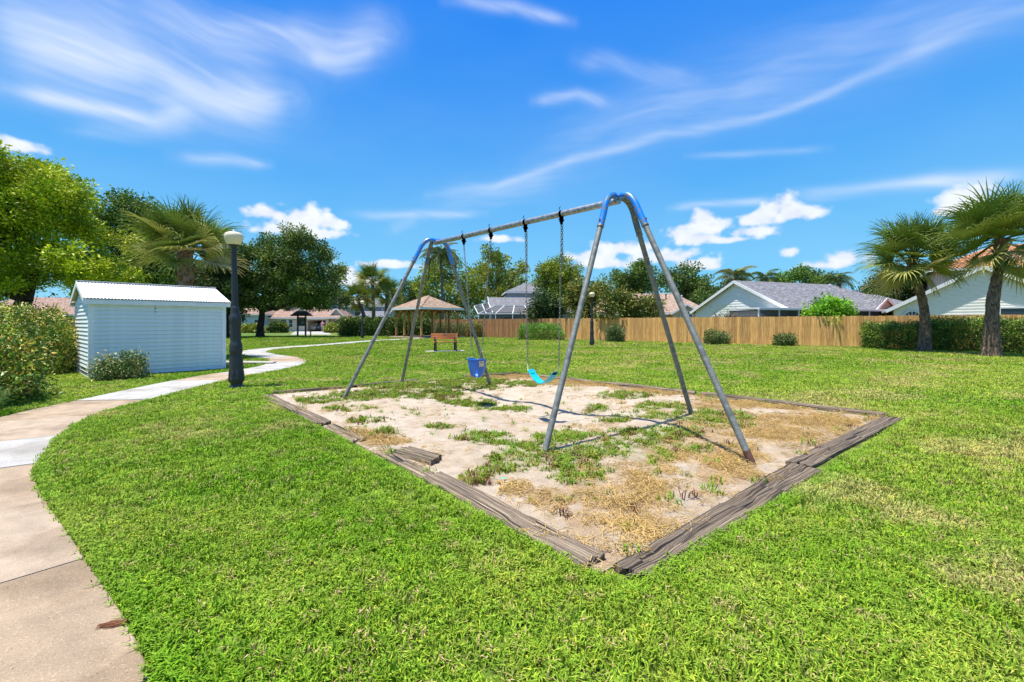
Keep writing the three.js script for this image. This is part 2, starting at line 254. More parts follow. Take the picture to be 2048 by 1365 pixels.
// ---------------------------------------------------------------- lawn: turf sheet to the horizon and the blades that stand on it
const lawnTone = (x, z) => {                                 // 0 lush .. 1 yellow; second: dry patches
  const a = fbm(x * 0.35 + 40, z * 0.35 + 11, 4), b = fbm(x * 1.6 + 9, z * 1.6 + 3, 3), right = smooth(-2, 4, x) * 0.3;
  const y = clamp((a - 0.5) * 1.7 + (b - 0.5) * 0.9 + 0.36 + right), d = smooth(0.6, 0.8, fbm(x * 0.8 + 71, z * 0.8 + 23, 4) + right * 0.3 + (fbm(x * 5, z * 5, 2) - 0.5) * 0.3);
  return [y, d];
};
const lush = [0.162, 0.325, 0.014], yellow = [0.315, 0.42, 0.05], dry = [0.5, 0.43, 0.17];
const lawnColor = (x, z, k = 1) => { const [y, d] = lawnTone(x, z); return [0, 1, 2].map((c) => mix(mix(lush[c], yellow[c], y), dry[c], d * 0.55) * k); };
{
  const g = new THREE.BufferGeometry(), pos = [], col = [], uv = [], idx = [];
  const xs = [], zs = [];
  for (let x = -24; x <= 34; x += 0.4) xs.push(x); for (const e of [40, 50, 65, 85, 110, 150, 220, 350, 600]) { xs.push(e); xs.unshift(-e + 8); }
  for (let z = -1.5; z <= 48; z += 0.4) zs.push(z); for (const e of [52, 58, 66, 76, 90, 110, 140, 190, 280, 420, 700]) zs.push(e); zs.unshift(-8); zs.unshift(-40); zs.unshift(-150);
  xs.sort((a, b) => a - b);
  for (const z of zs) for (const x of xs) { pos.push(x, inPoly(pitPoly, x, z) && edgeDist(pitPoly, x, z) > 0.45 ? -0.35 : 0, -z); const c = lawnColor(x, z, 0.72); col.push(...c); uv.push(x / 1.7, z / 1.7); }
  const W = xs.length; for (let j = 0; j + 1 < zs.length; j++) for (let i = 0; i + 1 < W; i++) { const a = j * W + i, b = a + W; idx.push(a, a + 1, b, a + 1, b + 1, b); }
  g.setAttribute('position', new THREE.Float32BufferAttribute(pos, 3)); g.setAttribute('color', new THREE.Float32BufferAttribute(col, 3)); g.setAttribute('uv', new THREE.Float32BufferAttribute(uv, 2)); g.setIndex(idx); g.computeVertexNormals();
  struct('lawn', g, mat(1.45, 1.45, 1.45, { vertexColors: true, map: T.soil, roughness: 1 }), 'mown green lawn spreading round the swings up to the fence', 'lawn');
}
function bladeClump(n, radius, len, width, lean, seed) {
  reseed(seed); const pos = [], nor = [], col = [];
  for (let b = 0; b < n; b++) {
    const r = radius * Math.sqrt(rnd()), t = rnd() * 6.283, x = Math.cos(t) * r, z = Math.sin(t) * r, az = rnd() * 6.283, L = len * rr(0.55, 1.15), w = width * rr(0.7, 1.25), k = rr(0.25, 1) * lean;
    const dx = Math.cos(az), dz = Math.sin(az), sx = -dz * w / 2, sz = dx * w / 2;
    const mx = x + dx * L * k * 0.32, mz = z + dz * L * k * 0.32, my = L * (0.62 - 0.14 * k), tx = x + dx * L * k * 0.95, tz = z + dz * L * k * 0.95, ty = L * (1.0 - 0.55 * k);
    const q = [x - sx, 0, z - sz, x + sx, 0, z + sz, mx + sx, my, mz + sz, x - sx, 0, z - sz, mx + sx, my, mz + sz, mx - sx, my, mz - sz, mx - sx, my, mz - sz, mx + sx, my, mz + sz, tx, ty, tz];
    const tone = rr(0.72, 1.28), straw = rnd() < 0.1; for (let i = 0; i < 9; i++) col.push(...(straw ? [1.75 * tone, 1.25 * tone, 2.2 * tone] : [tone * rr(0.97, 1.03), tone, tone])); pos.push(...q); const ny = 0.55 + 0.4 * k; for (let i = 0; i < 9; i++) nor.push(-dx * 0.6, ny, -dz * 0.6);
  }
  const g = new THREE.BufferGeometry(); g.setAttribute('position', new THREE.Float32BufferAttribute(pos, 3)); g.setAttribute('normal', new THREE.Float32BufferAttribute(nor, 3)); g.setAttribute('uv', new THREE.Float32BufferAttribute(new Float32Array(pos.length / 3 * 2), 2)); g.setAttribute('color', new THREE.Float32BufferAttribute(col, 3)); g.computeVertexNormals(); return g;
}
const grassMat = leafMat(1, 1, 1, { vertexColors: true, roughness: 0.7, transmission: 0.3, specularIntensity: 0.15 });
const grassFree = (x, z, m = 0) => {
  if (z < 24 || Math.abs(x + 10) < 6) { if (z < 42 && x < 1 && pathDist(x, z) < PW / 2 + 0.015 + m) return false; }
  if (inPoly(pitOuter, x, z) || inPoly(shedPoly, x, z) || inPoly(branchWalk, x, z)) return false;
  if (z > 38 && (inPoly(gazPoly, x, z) || inPoly(drivePoly, x, z))) return false;
  if (Math.hypot(x - benchAt[0], z - benchAt[1]) < 2 && Math.abs(z - benchAt[1]) < 0.35 && Math.abs(x - benchAt[0]) < 0.95) return false;
  return true;
};
{
  const zones = [   // z0, z1, per square metre, blades, radius, length, width, lean
    [0.6, 3.4, 800, 13, 0.045, 0.062, 0.0066, 0.95],
    [3.4, 7.5, 380, 15, 0.062, 0.060, 0.0080, 0.95],
    [7.5, 15, 130, 18, 0.10, 0.056, 0.012, 0.95],
    [15, 28, 42, 22, 0.17, 0.054, 0.022, 0.9],
    [28, 50, 13, 26, 0.30, 0.055, 0.045, 0.85],
  ];
  zones.forEach(([z0, z1, dens, n, rad, len, wid, lean], zi) => {
    const geos = [0, 1, 2].map((i) => bladeClump(n, rad, len, wid, lean, 900 + zi * 10 + i)), lists = [[], [], []];
    reseed(5000 + zi);
    const half = z1 * 1.22 + 2.4, count = Math.round(dens * 2 * half * (z1 - z0));
    for (let i = 0; i < count; i++) {
      const z = rr(z0, z1), x = rr(-half, half);
      if (Math.abs(x) > z * 1.22 + 2.4 || !grassFree(x, z)) continue;
      if (z > 20 && (z - fenceA[1]) * fenceDir[0] - (x - fenceA[0]) * fenceDir[1] > 0.2 && x > -11) continue;
      const c = lawnColor(x, z, rr(0.72, 1.3)), odd = rnd();
      if (odd < 0.06) { c[0] = 0.42; c[1] = 0.37; c[2] = 0.13; } else if (odd < 0.22) { c[0] *= 1.35; c[1] *= 1.18; }
      const tall = 0.6 + 0.85 * fbm(x * 1.7, z * 1.7, 3) + (rnd() < 0.03 ? 0.5 : 0);
      lists[Math.floor(rnd() * 3)].push([M4(x, -0.004, -z, rnd() * 6.28, rr(-0.15, 0.15), rr(-0.15, 0.15), [1, tall * rr(0.8, 1.2), 1]), new THREE.Color(...c)]);
    }
    lists.forEach((l, k) => instanced(scene, 'lawn_grass', geos[k], grassMat, l, ['short green grass blades covering the lawn', 'mown grass blades standing in the lawn', 'green turf blades growing over the park'][k], 'grass'));
  });
}

// ---------------------------------------------------------------- footpath slabs
{
  const oldM = [mat(0.58, 0.435, 0.29, { map: rep(T.concrete, 0.8), bumpMap: rep(T.concrete, 1.6), bumpScale: 0.004, roughness: 0.95 }), mat(0.54, 0.40, 0.26, { map: rep(T.concrete, 0.7), bumpMap: rep(T.concrete, 1.6), bumpScale: 0.004, roughness: 0.95 }), mat(0.61, 0.47, 0.33, { map: rep(T.concrete, 0.9), bumpMap: rep(T.concrete, 1.6), bumpScale: 0.004, roughness: 0.95 })];
  const newM = mat(0.62, 0.595, 0.54, { map: rep(T.concrete, 0.6), bumpMap: rep(T.concrete, 1.4), bumpScale: 0.003, roughness: 0.92 });
  const walk = new THREE.Group(); walk.name = 'footpath'; scene.add(walk); tag(walk, 'winding concrete footpath of tan and newer white slabs', 'footpath', null, 'structure');
  const total = pathCurve.getLength(), N = 500, at = (s) => { const f = clamp(s / total) * N, i = Math.min(N - 1, Math.floor(f)), p = pathSamples[i].clone().lerp(pathSamples[i + 1], f - i), n = pathNormal(i).lerp(pathNormal(i + 1), f - i).normalize(); return [p, n]; };
  const whites = [[0, 1.86], [4.62, 5.95], [8.3, 11.2], [12.6, 17.2], [19.3, 60]];
  reseed(31);
  const cuts = [0, 1.33]; while (cuts[cuts.length - 1] < total - 0.8) cuts.push(Math.min(total, cuts[cuts.length - 1] + 1.43)); cuts[cuts.length - 1] = total;
  for (let k = 0; k + 1 < cuts.length; k++) {
    const s0 = cuts[k] + 0.007, s1 = cuts[k + 1] - 0.007, top = 0.022 + rr(-0.004, 0.004), n = 8, pos = [], uv = [], idx = [];
    for (let i = 0; i <= n; i++) { const s = mix(s0, s1, i / n), [p, nn] = at(s); for (const [q, y] of [[-0.0, -0.05], [0, top - 0.004], [0.006, top], [PW - 0.006, top], [PW, top - 0.004], [PW, -0.05]]) { pos.push(p.x + nn.x * q, y, p.z + nn.z * q); uv.push(s, q + (y < 0 ? 0.06 : 0)); } }
    for (let i = 0; i < n; i++) for (let j = 0; j < 5; j++) { const a = i * 6 + j, b = a + 6; idx.push(a, b, a + 1, a + 1, b, b + 1); }
    for (const e of [0, n]) { const a = e * 6; for (let j = 1; j < 5; j++) e ? idx.push(a, a + j, a + j + 1) : idx.push(a, a + j + 1, a + j); }
    const g = new THREE.BufferGeometry(); g.setAttribute('position', new THREE.Float32BufferAttribute(pos, 3)); g.setAttribute('uv', new THREE.Float32BufferAttribute(uv, 2)); g.setIndex(idx); const ng = g.toNonIndexed(); ng.computeVertexNormals();
    const mz = -at((s0 + s1) / 2)[0].z, white = whites.some(([a, b]) => mz > a && mz < b);
    part(walk, 'slab', ng, white ? newM : oldM[k % 3]);
  }
  const bw = branchWalk.map(([x, z]) => V(x, 0.014, z));
  struct('side_path', slab([bw[0], bw[3], bw[2], bw[1]], 0.05), newM, 'short pale concrete walk joining the footpath beside the shed', 'footpath');
  // bench pad, gazebo pad, driveway
  struct('bench_pad', box(1.9, 0.05, 0.72, benchAt[0] + 0.02, 0.012, -benchAt[1], 0.35), newM, 'thin white concrete pad under the park bench', 'pad');
  const gp = [gazAt(-0.15, -0.15), gazAt(gazS + 0.15, -0.15), gazAt(gazS + 0.15, gazS + 0.15), gazAt(-0.15, gazS + 0.15)].map(([x, z]) => V(x, 0.12, z));
  struct('gazebo_pad', slab(gp, 0.16), oldM[2], 'square concrete floor pad under the gazebo', 'pad');
  const dp = drivePoly.map(([x, z]) => V(x, 0.02, z));
  struct('driveway', slab([dp[3], dp[2], dp[1], dp[0]], 0.05), newM, 'pale concrete driveway in front of the open garage', 'driveway');
}

// ---------------------------------------------------------------- swing pit: sand sheet, weathered timbers, weeds, straw
const greenSpots = [[800, 793, 130, 10], [880, 778, 150, 9], [700, 800, 70, 9], [960, 768, 90, 8], [650, 805, 60, 8], [930, 800, 70, 7], [880, 790, 60, 6], [975, 882, 62, 18], [1010, 815, 60, 6], [1180, 905, 130, 34], [1120, 935, 80, 22], [1010, 935, 60, 26], [1320, 828, 58, 24], [1430, 846, 90, 22], [1290, 880, 90, 22], [1120, 880, 60, 16], [1360, 870, 60, 14], [1050, 772, 60, 6], [1250, 795, 60, 8], [960, 960, 50, 16], [700, 822, 60, 6], [1300, 920, 50, 18], [780, 868, 30, 8], [1060, 900, 40, 12], [880, 858, 30, 8], [730, 846, 50, 7], [1230, 842, 40, 10], [1160, 965, 60, 16], [1190, 818, 30, 8], [1380, 905, 40, 10]];
const strawSpots = [[1240, 985, 130, 55], [1190, 1030, 110, 50], [1170, 1090, 70, 40], [1400, 905, 140, 34], [1480, 860, 150, 28], [1600, 845, 130, 16], [1560, 815, 120, 9], [1450, 815, 120, 10], [1100, 1000, 60, 20], [1030, 985, 30, 18], [1160, 768, 120, 9], [1060, 757, 90, 7], [1290, 950, 80, 25], [1300, 1060, 90, 30], [1450, 950, 70, 25], [1230, 1120, 60, 20], [700, 870, 60, 10], [760, 885, 70, 10], [1560, 870, 90, 20], [1350, 785, 150, 7]];
const spotWeight = (spots, px, py) => { let w = 0; for (const [x, y, a, b] of spots) { const d = ((px - x) / a) ** 2 + ((py - y) / b) ** 2; if (d < 1) w = Math.max(w, 1 - d); } return w; };
const hollow = (x, z) => 0.15 * Math.exp(-(((x - 0.5) * 0.733 + (z - 6.95) * 0.68) ** 2 / 1.1 + (-(x - 0.5) * 0.68 + (z - 6.95) * 0.733) ** 2 / 0.5)) + 0.12 * Math.exp(-(((x + 0.6) * 0.733 + (z - 8.15) * 0.68) ** 2 / 0.9 + (-(x + 0.6) * 0.68 + (z - 8.15) * 0.733) ** 2 / 0.45));   // worn hollows under the two swings
const toPx = (x, z) => [CX + F * x / z, HY + F * EYE / z];
{
  const n = 300, pos = [], uv = [], col = [], idx = [];
  for (let j = 0; j <= n; j++) for (let i = 0; i <= n; i++) {
    const u = i / n, v = j / n, x = (1 - v) * mix(pitF[0], pitR[0], u) + v * mix(pitL[0], pitB[0], u), z = (1 - v) * mix(pitF[1], pitR[1], u) + v * mix(pitL[1], pitB[1], u);
    const rim = Math.min(u, v, 1 - u, 1 - v), [px, py] = toPx(x, z);
    const y = 0.007 + 0.03 * fbm(x * 1.6, z * 1.6, 4) * smooth(0.02, 0.16, rim) + 0.022 * fbm(x * 7, z * 7, 3) * smooth(0.01, 0.12, rim) + 0.012 * fbm(x * 19, z * 19, 2) * smooth(0.01, 0.1, rim) - hollow(x, z);
    pos.push(x, y, -z); uv.push(x / 0.9, z / 0.9);
    // iron-stained sand and litter where the photograph shows them
    const sp = spotWeight(strawSpots, px, py), stain = clamp(smooth(0.42, 0.62, fbm(x * 2.4 + 3, z * 2.4, 4)) * 0.35 + smooth(0.0, 0.55, sp) * 0.8 + (px > 1380 ? 0.28 : 0)) * smooth(0.28, 0.6, fbm(x * 6, z * 6 + 40, 4) + 0.15);
    const green = spotWeight(greenSpots, px, py) > 0.1 ? 0.3 * smooth(0.35, 0.6, fbm(x * 5, z * 5, 3)) : 0;
    const c = [0.64, 0.545, 0.425], s = [0.48, 0.325, 0.165], g2 = [0.30, 0.265, 0.12];
    for (let k = 0; k < 3; k++) col.push(mix(mix(c[k], s[k], stain * 0.8), g2[k], green));
  }
  for (let j = 0; j < n; j++) for (let i = 0; i < n; i++) { const a = j * (n + 1) + i, b = a + n + 1; idx.push(a, a + 1, b, a + 1, b + 1, b); }
  const g = new THREE.BufferGeometry(); g.setAttribute('position', new THREE.Float32BufferAttribute(pos, 3)); g.setAttribute('uv', new THREE.Float32BufferAttribute(uv, 2)); g.setAttribute('color', new THREE.Float32BufferAttribute(col, 3)); g.setIndex(idx); g.computeVertexNormals();
  struct('sand_pit', g, mat(1, 1, 1, { vertexColors: true, map: T.sand, bumpMap: T.sand, bumpScale: 0.012, roughness: 1 }), 'pale sand bed under the swing set inside the timber edging', 'sand');

  // timbers: cracked, grooved beams half sunk in the ground
  const tm = [mat(0.42, 0.355, 0.285, { map: T.old_wood, bumpMap: T.old_wood, bumpScale: 0.02, roughness: 1 }), mat(0.36, 0.30, 0.24, { map: T.old_wood, bumpMap: T.old_wood, bumpScale: 0.02, roughness: 1 }), mat(0.50, 0.425, 0.34, { map: T.old_wood, bumpMap: T.old_wood, bumpScale: 0.02, roughness: 1 })];
  const timberGeo = (L, w, h, seed) => {
    const nu = Math.max(10, Math.round(L * 22)), nv = 26, P = [], U = [], I = [];
    for (let i = 0; i <= nu; i++) for (let j = 0; j <= nv; j++) {
      const s = i / nu * L, q = j / nv;                   // q runs over side, top, side
      let y, z; if (q < 0.2) { y = mix(-0.05, h, q / 0.2); z = -w / 2; } else if (q > 0.8) { y = mix(h, -0.05, (q - 0.8) / 0.2); z = w / 2; } else { z = mix(-w / 2, w / 2, (q - 0.2) / 0.6); y = h; }
      const top = smooth(0.1, 0.25, q) * smooth(0.9, 0.75, q), gr = fbm(s * 0.5 + seed, z * 60 + seed * 3 + fbm(s * 0.7, z * 8, 2) * 0.8, 3), big = fbm(s * 0.5 + seed * 2, z * 14, 3);
      y += top * ((gr - 0.5) * 0.035 + (big - 0.5) * 0.035) - top * smooth(0.62, 0.75, fbm(s * 1.7 + seed * 9, z * 5, 3)) * 0.02;
      z += (fbm(s * 3 + seed * 5, q * 3, 3) - 0.5) * 0.03; const e = (i === 0 ? 1 : i === nu ? -1 : 0) * (vn(z * 40 + seed, seed) * 0.05);
      P.push(s + e, y, z); U.push(s * 0.55 + seed * 0.37, (q * (w + 2 * h)) * 2.4 + seed * 0.61);
    }
    for (let i = 0; i < nu; i++) for (let j = 0; j < nv; j++) { const a = i * (nv + 1) + j, b = a + nv + 1; I.push(a, a + 1, b, a + 1, b + 1, b); }
    for (const e of [0, nu]) { const a = e * (nv + 1); for (let j = 1; j < nv; j++) e ? I.push(a, a + j, a + j + 1) : I.push(a, a + j + 1, a + j); }
    const q = new THREE.BufferGeometry(); q.setAttribute('position', new THREE.Float32BufferAttribute(P, 3)); q.setAttribute('uv', new THREE.Float32BufferAttribute(U, 2)); q.setIndex(I); const r = q.toNonIndexed(); r.computeVertexNormals(); return r;
  };
  const timber = (a, b, w, h, m, label, off = 0, lift = 0) => {
    const A = groundAt(...a), B = groundAt(...b), dx = B[0] - A[0], dz = B[1] - A[1], L = Math.hypot(dx, dz), seed = a[0] * 0.013 + a[1] * 0.007 + off;
    const o = part(scene, 'edging_timber', timberGeo(L, w, h, seed), tm[m]); o.position.copy(V(A[0] + dz / L * off, lift, A[1] - dx / L * off)); o.rotation.y = Math.atan2(dz, dx);
    tag(o, label, 'timber', 'weathered timbers edging the sand pit');
  };
  timber([1192, 1136], [862, 958], 0.20, 0.048, 2, 'long split grey timber ending at the open corner of the pit');
  timber([868, 962], [765, 908], 0.16, 0.036, 2, 'half buried grey timber beside the loose wood chunk');
  timber([722, 886], [657, 857], 0.18, 0.04, 2, 'short grooved grey timber with bare soil at both ends');
  timber([649, 853], [533, 795], 0.20, 0.048, 0, 'broken grey timber along the sand towards the lamp post side');
  timber([1228, 1148], [1588, 932], 0.13, 0.04, 1, 'dark inner timber of the doubled edging beside the rusty swing leg', 0.05);
  timber([1222, 1140], [1588, 932], 0.13, 0.034, 0, 'dark outer timber of the doubled edging touching the lawn', 0.18);
  timber([1580, 934], [1778, 838], 0.22, 0.045, 1, 'dark grooved timber ending at the corner nearest the twin palms', 0.06);
  timber([1772, 836], [1400, 792], 0.16, 0.06, 0, 'far edging timber in front of the wide open lawn');
  timber([1394, 791], [1048, 752], 0.16, 0.07, 0, 'far edging timber behind the blue belt swing');
  timber([1040, 750], [925, 757], 0.16, 0.06, 1, 'thin dark timber behind the bucket swing seat');
  timber([838, 763], [690, 777], 0.15, 0.05, 1, 'sunken dark timber behind the back swing legs');
  timber([684, 778], [545, 789], 0.15, 0.05, 1, 'sunken dark timber meeting the broken corner timber');
  timber([802, 908], [876, 931], 0.17, 0.06, 2, 'loose splintered wood chunk lying on the sand', 0, 0.012);

  // weeds, straw and litter
  const weed = bladeClump(16, 0.075, 0.10, 0.008, 1.25, 71), weedB = bladeClump(10, 0.06, 0.075, 0.011, 1.4, 72), straw = (() => { reseed(73); const gs = []; for (let i = 0; i < 22; i++) { const a = rnd() * 6.28, l = rr(0.03, 0.10); gs.push(box(l, 0.0018, 0.0028, rr(-0.08, 0.08), rr(0.001, 0.022), rr(-0.08, 0.08), a, rr(-0.2, 0.2), rr(-0.35, 0.35))); } return merge(gs); })();
  const greens = [], straws = [], broad = []; reseed(74);
  for (let i = 0; i < 42000; i++) {
    const u = rnd(), v = rnd(), x = (1 - v) * mix(pitF[0], pitR[0], u) + v * mix(pitL[0], pitB[0], u), z = (1 - v) * mix(pitF[1], pitR[1], u) + v * mix(pitL[1], pitB[1], u), [px, py] = toPx(x, z);
    const clumpy = 0.5 * fbm(x * 3.5 + 8, z * 3.5, 3) + 0.5 * fbm(x * 11 + 8, z * 11, 3), wg = spotWeight(greenSpots, px, py), ws = spotWeight(strawSpots, px, py);
    if (rnd() < smooth(0.38, 0.6, clumpy) * Math.sqrt(wg) * 0.8 + 0.007) {
      const c = rnd() < 0.12 ? new THREE.Color(0.16, 0.07, 0.03) : new THREE.Color(rr(0.14, 0.24), rr(0.24, 0.34), 0.025);
      (rnd() < 0.6 ? greens : broad).push([M4(x, 0.018 - hollow(x, z), -z, rnd() * 6.28, rr(-0.2, 0.2), rr(-0.2, 0.2), rr(0.6, 1.15)), c]);
    }
    if (rnd() < smooth(0.3, 0.56, fbm(x * 3.4 + 30, z * 3.4 + 9, 4)) * Math.sqrt(ws) * 0.3 + (px > 1150 ? 0.035 : 0.012)) { const k = rr(0.7, 1.25); straws.push([M4(x, 0.018 - hollow(x, z), -z, rnd() * 6.28, 0, 0, [rr(0.7, 1.2), rr(0.6, 2.2), rr(0.7, 1.2)]), new THREE.Color(0.52 * k, 0.35 * k, 0.12 * k)]); }
  }
  instanced(scene, 'sand_weeds', weed, grassMat, greens, 'green runner grass creeping over the sand', 'weeds');
  instanced(scene, 'sand_weeds', weedB, grassMat, broad, 'low broad weeds scattered over the sand', 'weeds');
  instanced(scene, 'dry_straw', straw, mat(1, 1, 1, { roughness: 0.95 }), straws, 'golden dead grass lying over the stained sand', 'straw');
  // ragged grass lip along the outside of the timbers and path
  const lipGeo = bladeClump(9, 0.05, 0.085, 0.007, 1.3, 75), lip = []; reseed(76);
  for (let i = 0; i < 4000; i++) { const e = Math.floor(rnd() * 4), a = pitPoly[e], b = pitPoly[(e + 1) % 4], u = rnd(), x0 = mix(a[0], b[0], u), z0 = mix(a[1], b[1], u), cx = (pitF[0] + pitB[0]) / 2, cz = (pitF[1] + pitB[1]) / 2, l = Math.hypot(x0 - cx, z0 - cz), d = rr(0.02, 0.12), k = rr(0.8, 1.3); const nearR = e === 0 ? 0.2 : 0.05; lip.push([M4(x0 + (x0 - cx) / l * (d + nearR), 0, -(z0 + (z0 - cz) / l * (d + nearR)), rnd() * 6.28, 0, 0, rr(0.6, 1.1)), new THREE.Color(...lawnColor(x0, z0, k))]); }
  for (let i = 0; i < 3600; i++) { const k = Math.floor(rnd() * 330), side = rnd() < 0.75, p = pathSamples[k], n = pathNormal(k), o = side ? -rr(0.01, 0.09) : PW + rr(0.01, 0.09), z = -(p.z + n.z * o), x = p.x + n.x * o; if (z < 0.9) continue; lip.push([M4(x, 0, -z, rnd() * 6.28, 0, 0, rr(0.6, 1.15)), new THREE.Color(...lawnColor(x, z, rr(0.75, 1.25)))]); }
  instanced(scene, 'edge_grass', lipGeo, grassMat, lip, 'longer grass fringing the footpath and the timbers', 'grass');
}
// ---------------------------------------------------------------- swing set: top bar on two three-legged ends
const galv = mat(0.52, 0.54, 0.55, { map: rep(T.galv, 2), metalness: 0.75, roughness: 0.45, bumpMap: rep(T.galv, 3), bumpScale: 0.001 });
const steelLeg = mat(0.30, 0.315, 0.29, { map: rep(T.galv, 1.5), metalness: 0.15, roughness: 0.55 });
const darkSteel = mat(0.34, 0.34, 0.32, { map: T.galv, metalness: 0.6, roughness: 0.5 });
const rustM = mat(0.16, 0.075, 0.05, { map: T.galv, roughness: 0.9 });
const bluePaint = phys(1, 1, 1, { map: rep(T.chipped, 2.2), roughness: 0.35, clearcoat: 0.5, clearcoatRoughness: 0.25 });
const wornPaint = phys(1, 1, 1, { map: rep(T.worn, 2.2), roughness: 0.5 });
const barNear = V(1.38, 3.0, 5.98), barFar = V(-1.51, 3.0, 9.09), barDir = barFar.clone().sub(barNear).normalize();
{
  const s = thing('swing_set', 'galvanised swing frame with peeling blue elbows on tripod legs', 'swing frame', V(0, 0, 7.5));
  const L = (v) => v.clone().sub(s.position), ext = barDir.clone().multiplyScalar(0.03);
  part(s, 'top_bar', tube([L(barNear.clone().sub(ext)), L(barNear.clone().lerp(barFar, 0.5)), L(barFar.clone().add(ext))], 0.044, 20), galv);
  const legs = [[barNear, [0.32, 4.82], bluePaint, 0], [barNear, [2.39, 4.48], bluePaint, 1], [barNear, [2.73, 6.89], wornPaint, 0], [barFar, [-3.12, 8.37], bluePaint, 0], [barFar, [-2.57, 10.59], wornPaint, 0], [barFar, [-0.45, 10.09], bluePaint, 0]];
  for (const [top, foot, paint, rusty] of legs) {
    const f = V(foot[0], -0.06, foot[1]), h = new THREE.Vector3(f.x - top.x, 0, f.z - top.z), D = h.length(); h.normalize();
    const P = (d, y) => L(new THREE.Vector3(top.x + h.x * d, y, top.z + h.z * d));
    const lineD = (y) => 0.24 + (D - 0.24) * (3.02 - y) / 3.08;
    const elbow = curve([P(0.0, 3.035), P(0.10, 3.055), P(0.20, 3.02), P(0.29, 2.92), P(lineD(2.78), 2.78), P(lineD(2.6), 2.6)], 18);
    const e = part(s, 'elbow', tube(elbow, 0.042, 16), paint);
    part(e, 'bolt', tube([P(lineD(2.68) + 0.038, 2.68), P(lineD(2.68) + 0.058, 2.685)], 0.012, 8), rustM);
    part(e, 'collar', tube([P(lineD(2.615), 2.615), P(lineD(2.592), 2.592)], 0.0445, 16), darkSteel);
    const leg = part(s, 'leg', tube([P(lineD(2.66), 2.66), P(lineD(1.4), 1.4), P(lineD(rusty ? 0.06 : -0.06), rusty ? 0.06 : -0.06)], 0.0345, 16), steelLeg);
    if (rusty) part(leg, 'rusty_foot', tube([P(lineD(0.13), 0.13), P(lineD(-0.06), -0.06)], 0.0365, 16), rustM);
  }
}
// ---------------------------------------------------------------- the two swings on their chains
const linkGeo = (() => { const g = new THREE.TorusGeometry(0.0125, 0.0036, 6, 12); g.scale(1, 1.75, 1); return clean(g); })();
function chainGeo(a, b) {
  const d = b.clone().sub(a), n = Math.max(2, Math.round(d.length() / 0.036)), q = new THREE.Quaternion().setFromUnitVectors(new THREE.Vector3(0, 1, 0), d.clone().normalize()), gs = [];
  for (let i = 0; i < n; i++) { const p = a.clone().addScaledVector(d, (i + 0.5) / n), r = q.clone().multiply(new THREE.Quaternion().setFromAxisAngle(new THREE.Vector3(0, 1, 0), i % 2 * Math.PI / 2 + 0.5)); gs.push(linkGeo.clone().applyMatrix4(new THREE.Matrix4().compose(p, r, new THREE.Vector3(1, 1, 1)))); }
  return merge(gs);
}
const chainM = mat(0.42, 0.40, 0.37, { metalness: 0.6, roughness: 0.5, map: T.galv });
const side = new THREE.Vector3(-barDir.z, 0, barDir.x);    // across the bar
function hanger(s, L, p) {
  const g = [box(0.05, 0.1, 0.04, 0, -0.07, 0), tube([new THREE.Vector3(0, 0, -0.02), new THREE.Vector3(0, 0, 0.02)], 0.05, 16), box(0.03, 0.05, 0.03, 0, -0.13, 0), tube([new THREE.Vector3(-0.05, -0.085, 0), new THREE.Vector3(0.05, -0.085, 0)], 0.012, 8), tube(curve([new THREE.Vector3(-0.03, 0.05, 0.0), new THREE.Vector3(-0.05, 0.075, 0), new THREE.Vector3(-0.02, 0.1, 0)], 6), 0.005, 5)];
  part(s, 'clamp', merge(g).applyMatrix4(new THREE.Matrix4().makeBasis(side, new THREE.Vector3(0, 1, 0), barDir).setPosition(L(p))), darkSteel);
}
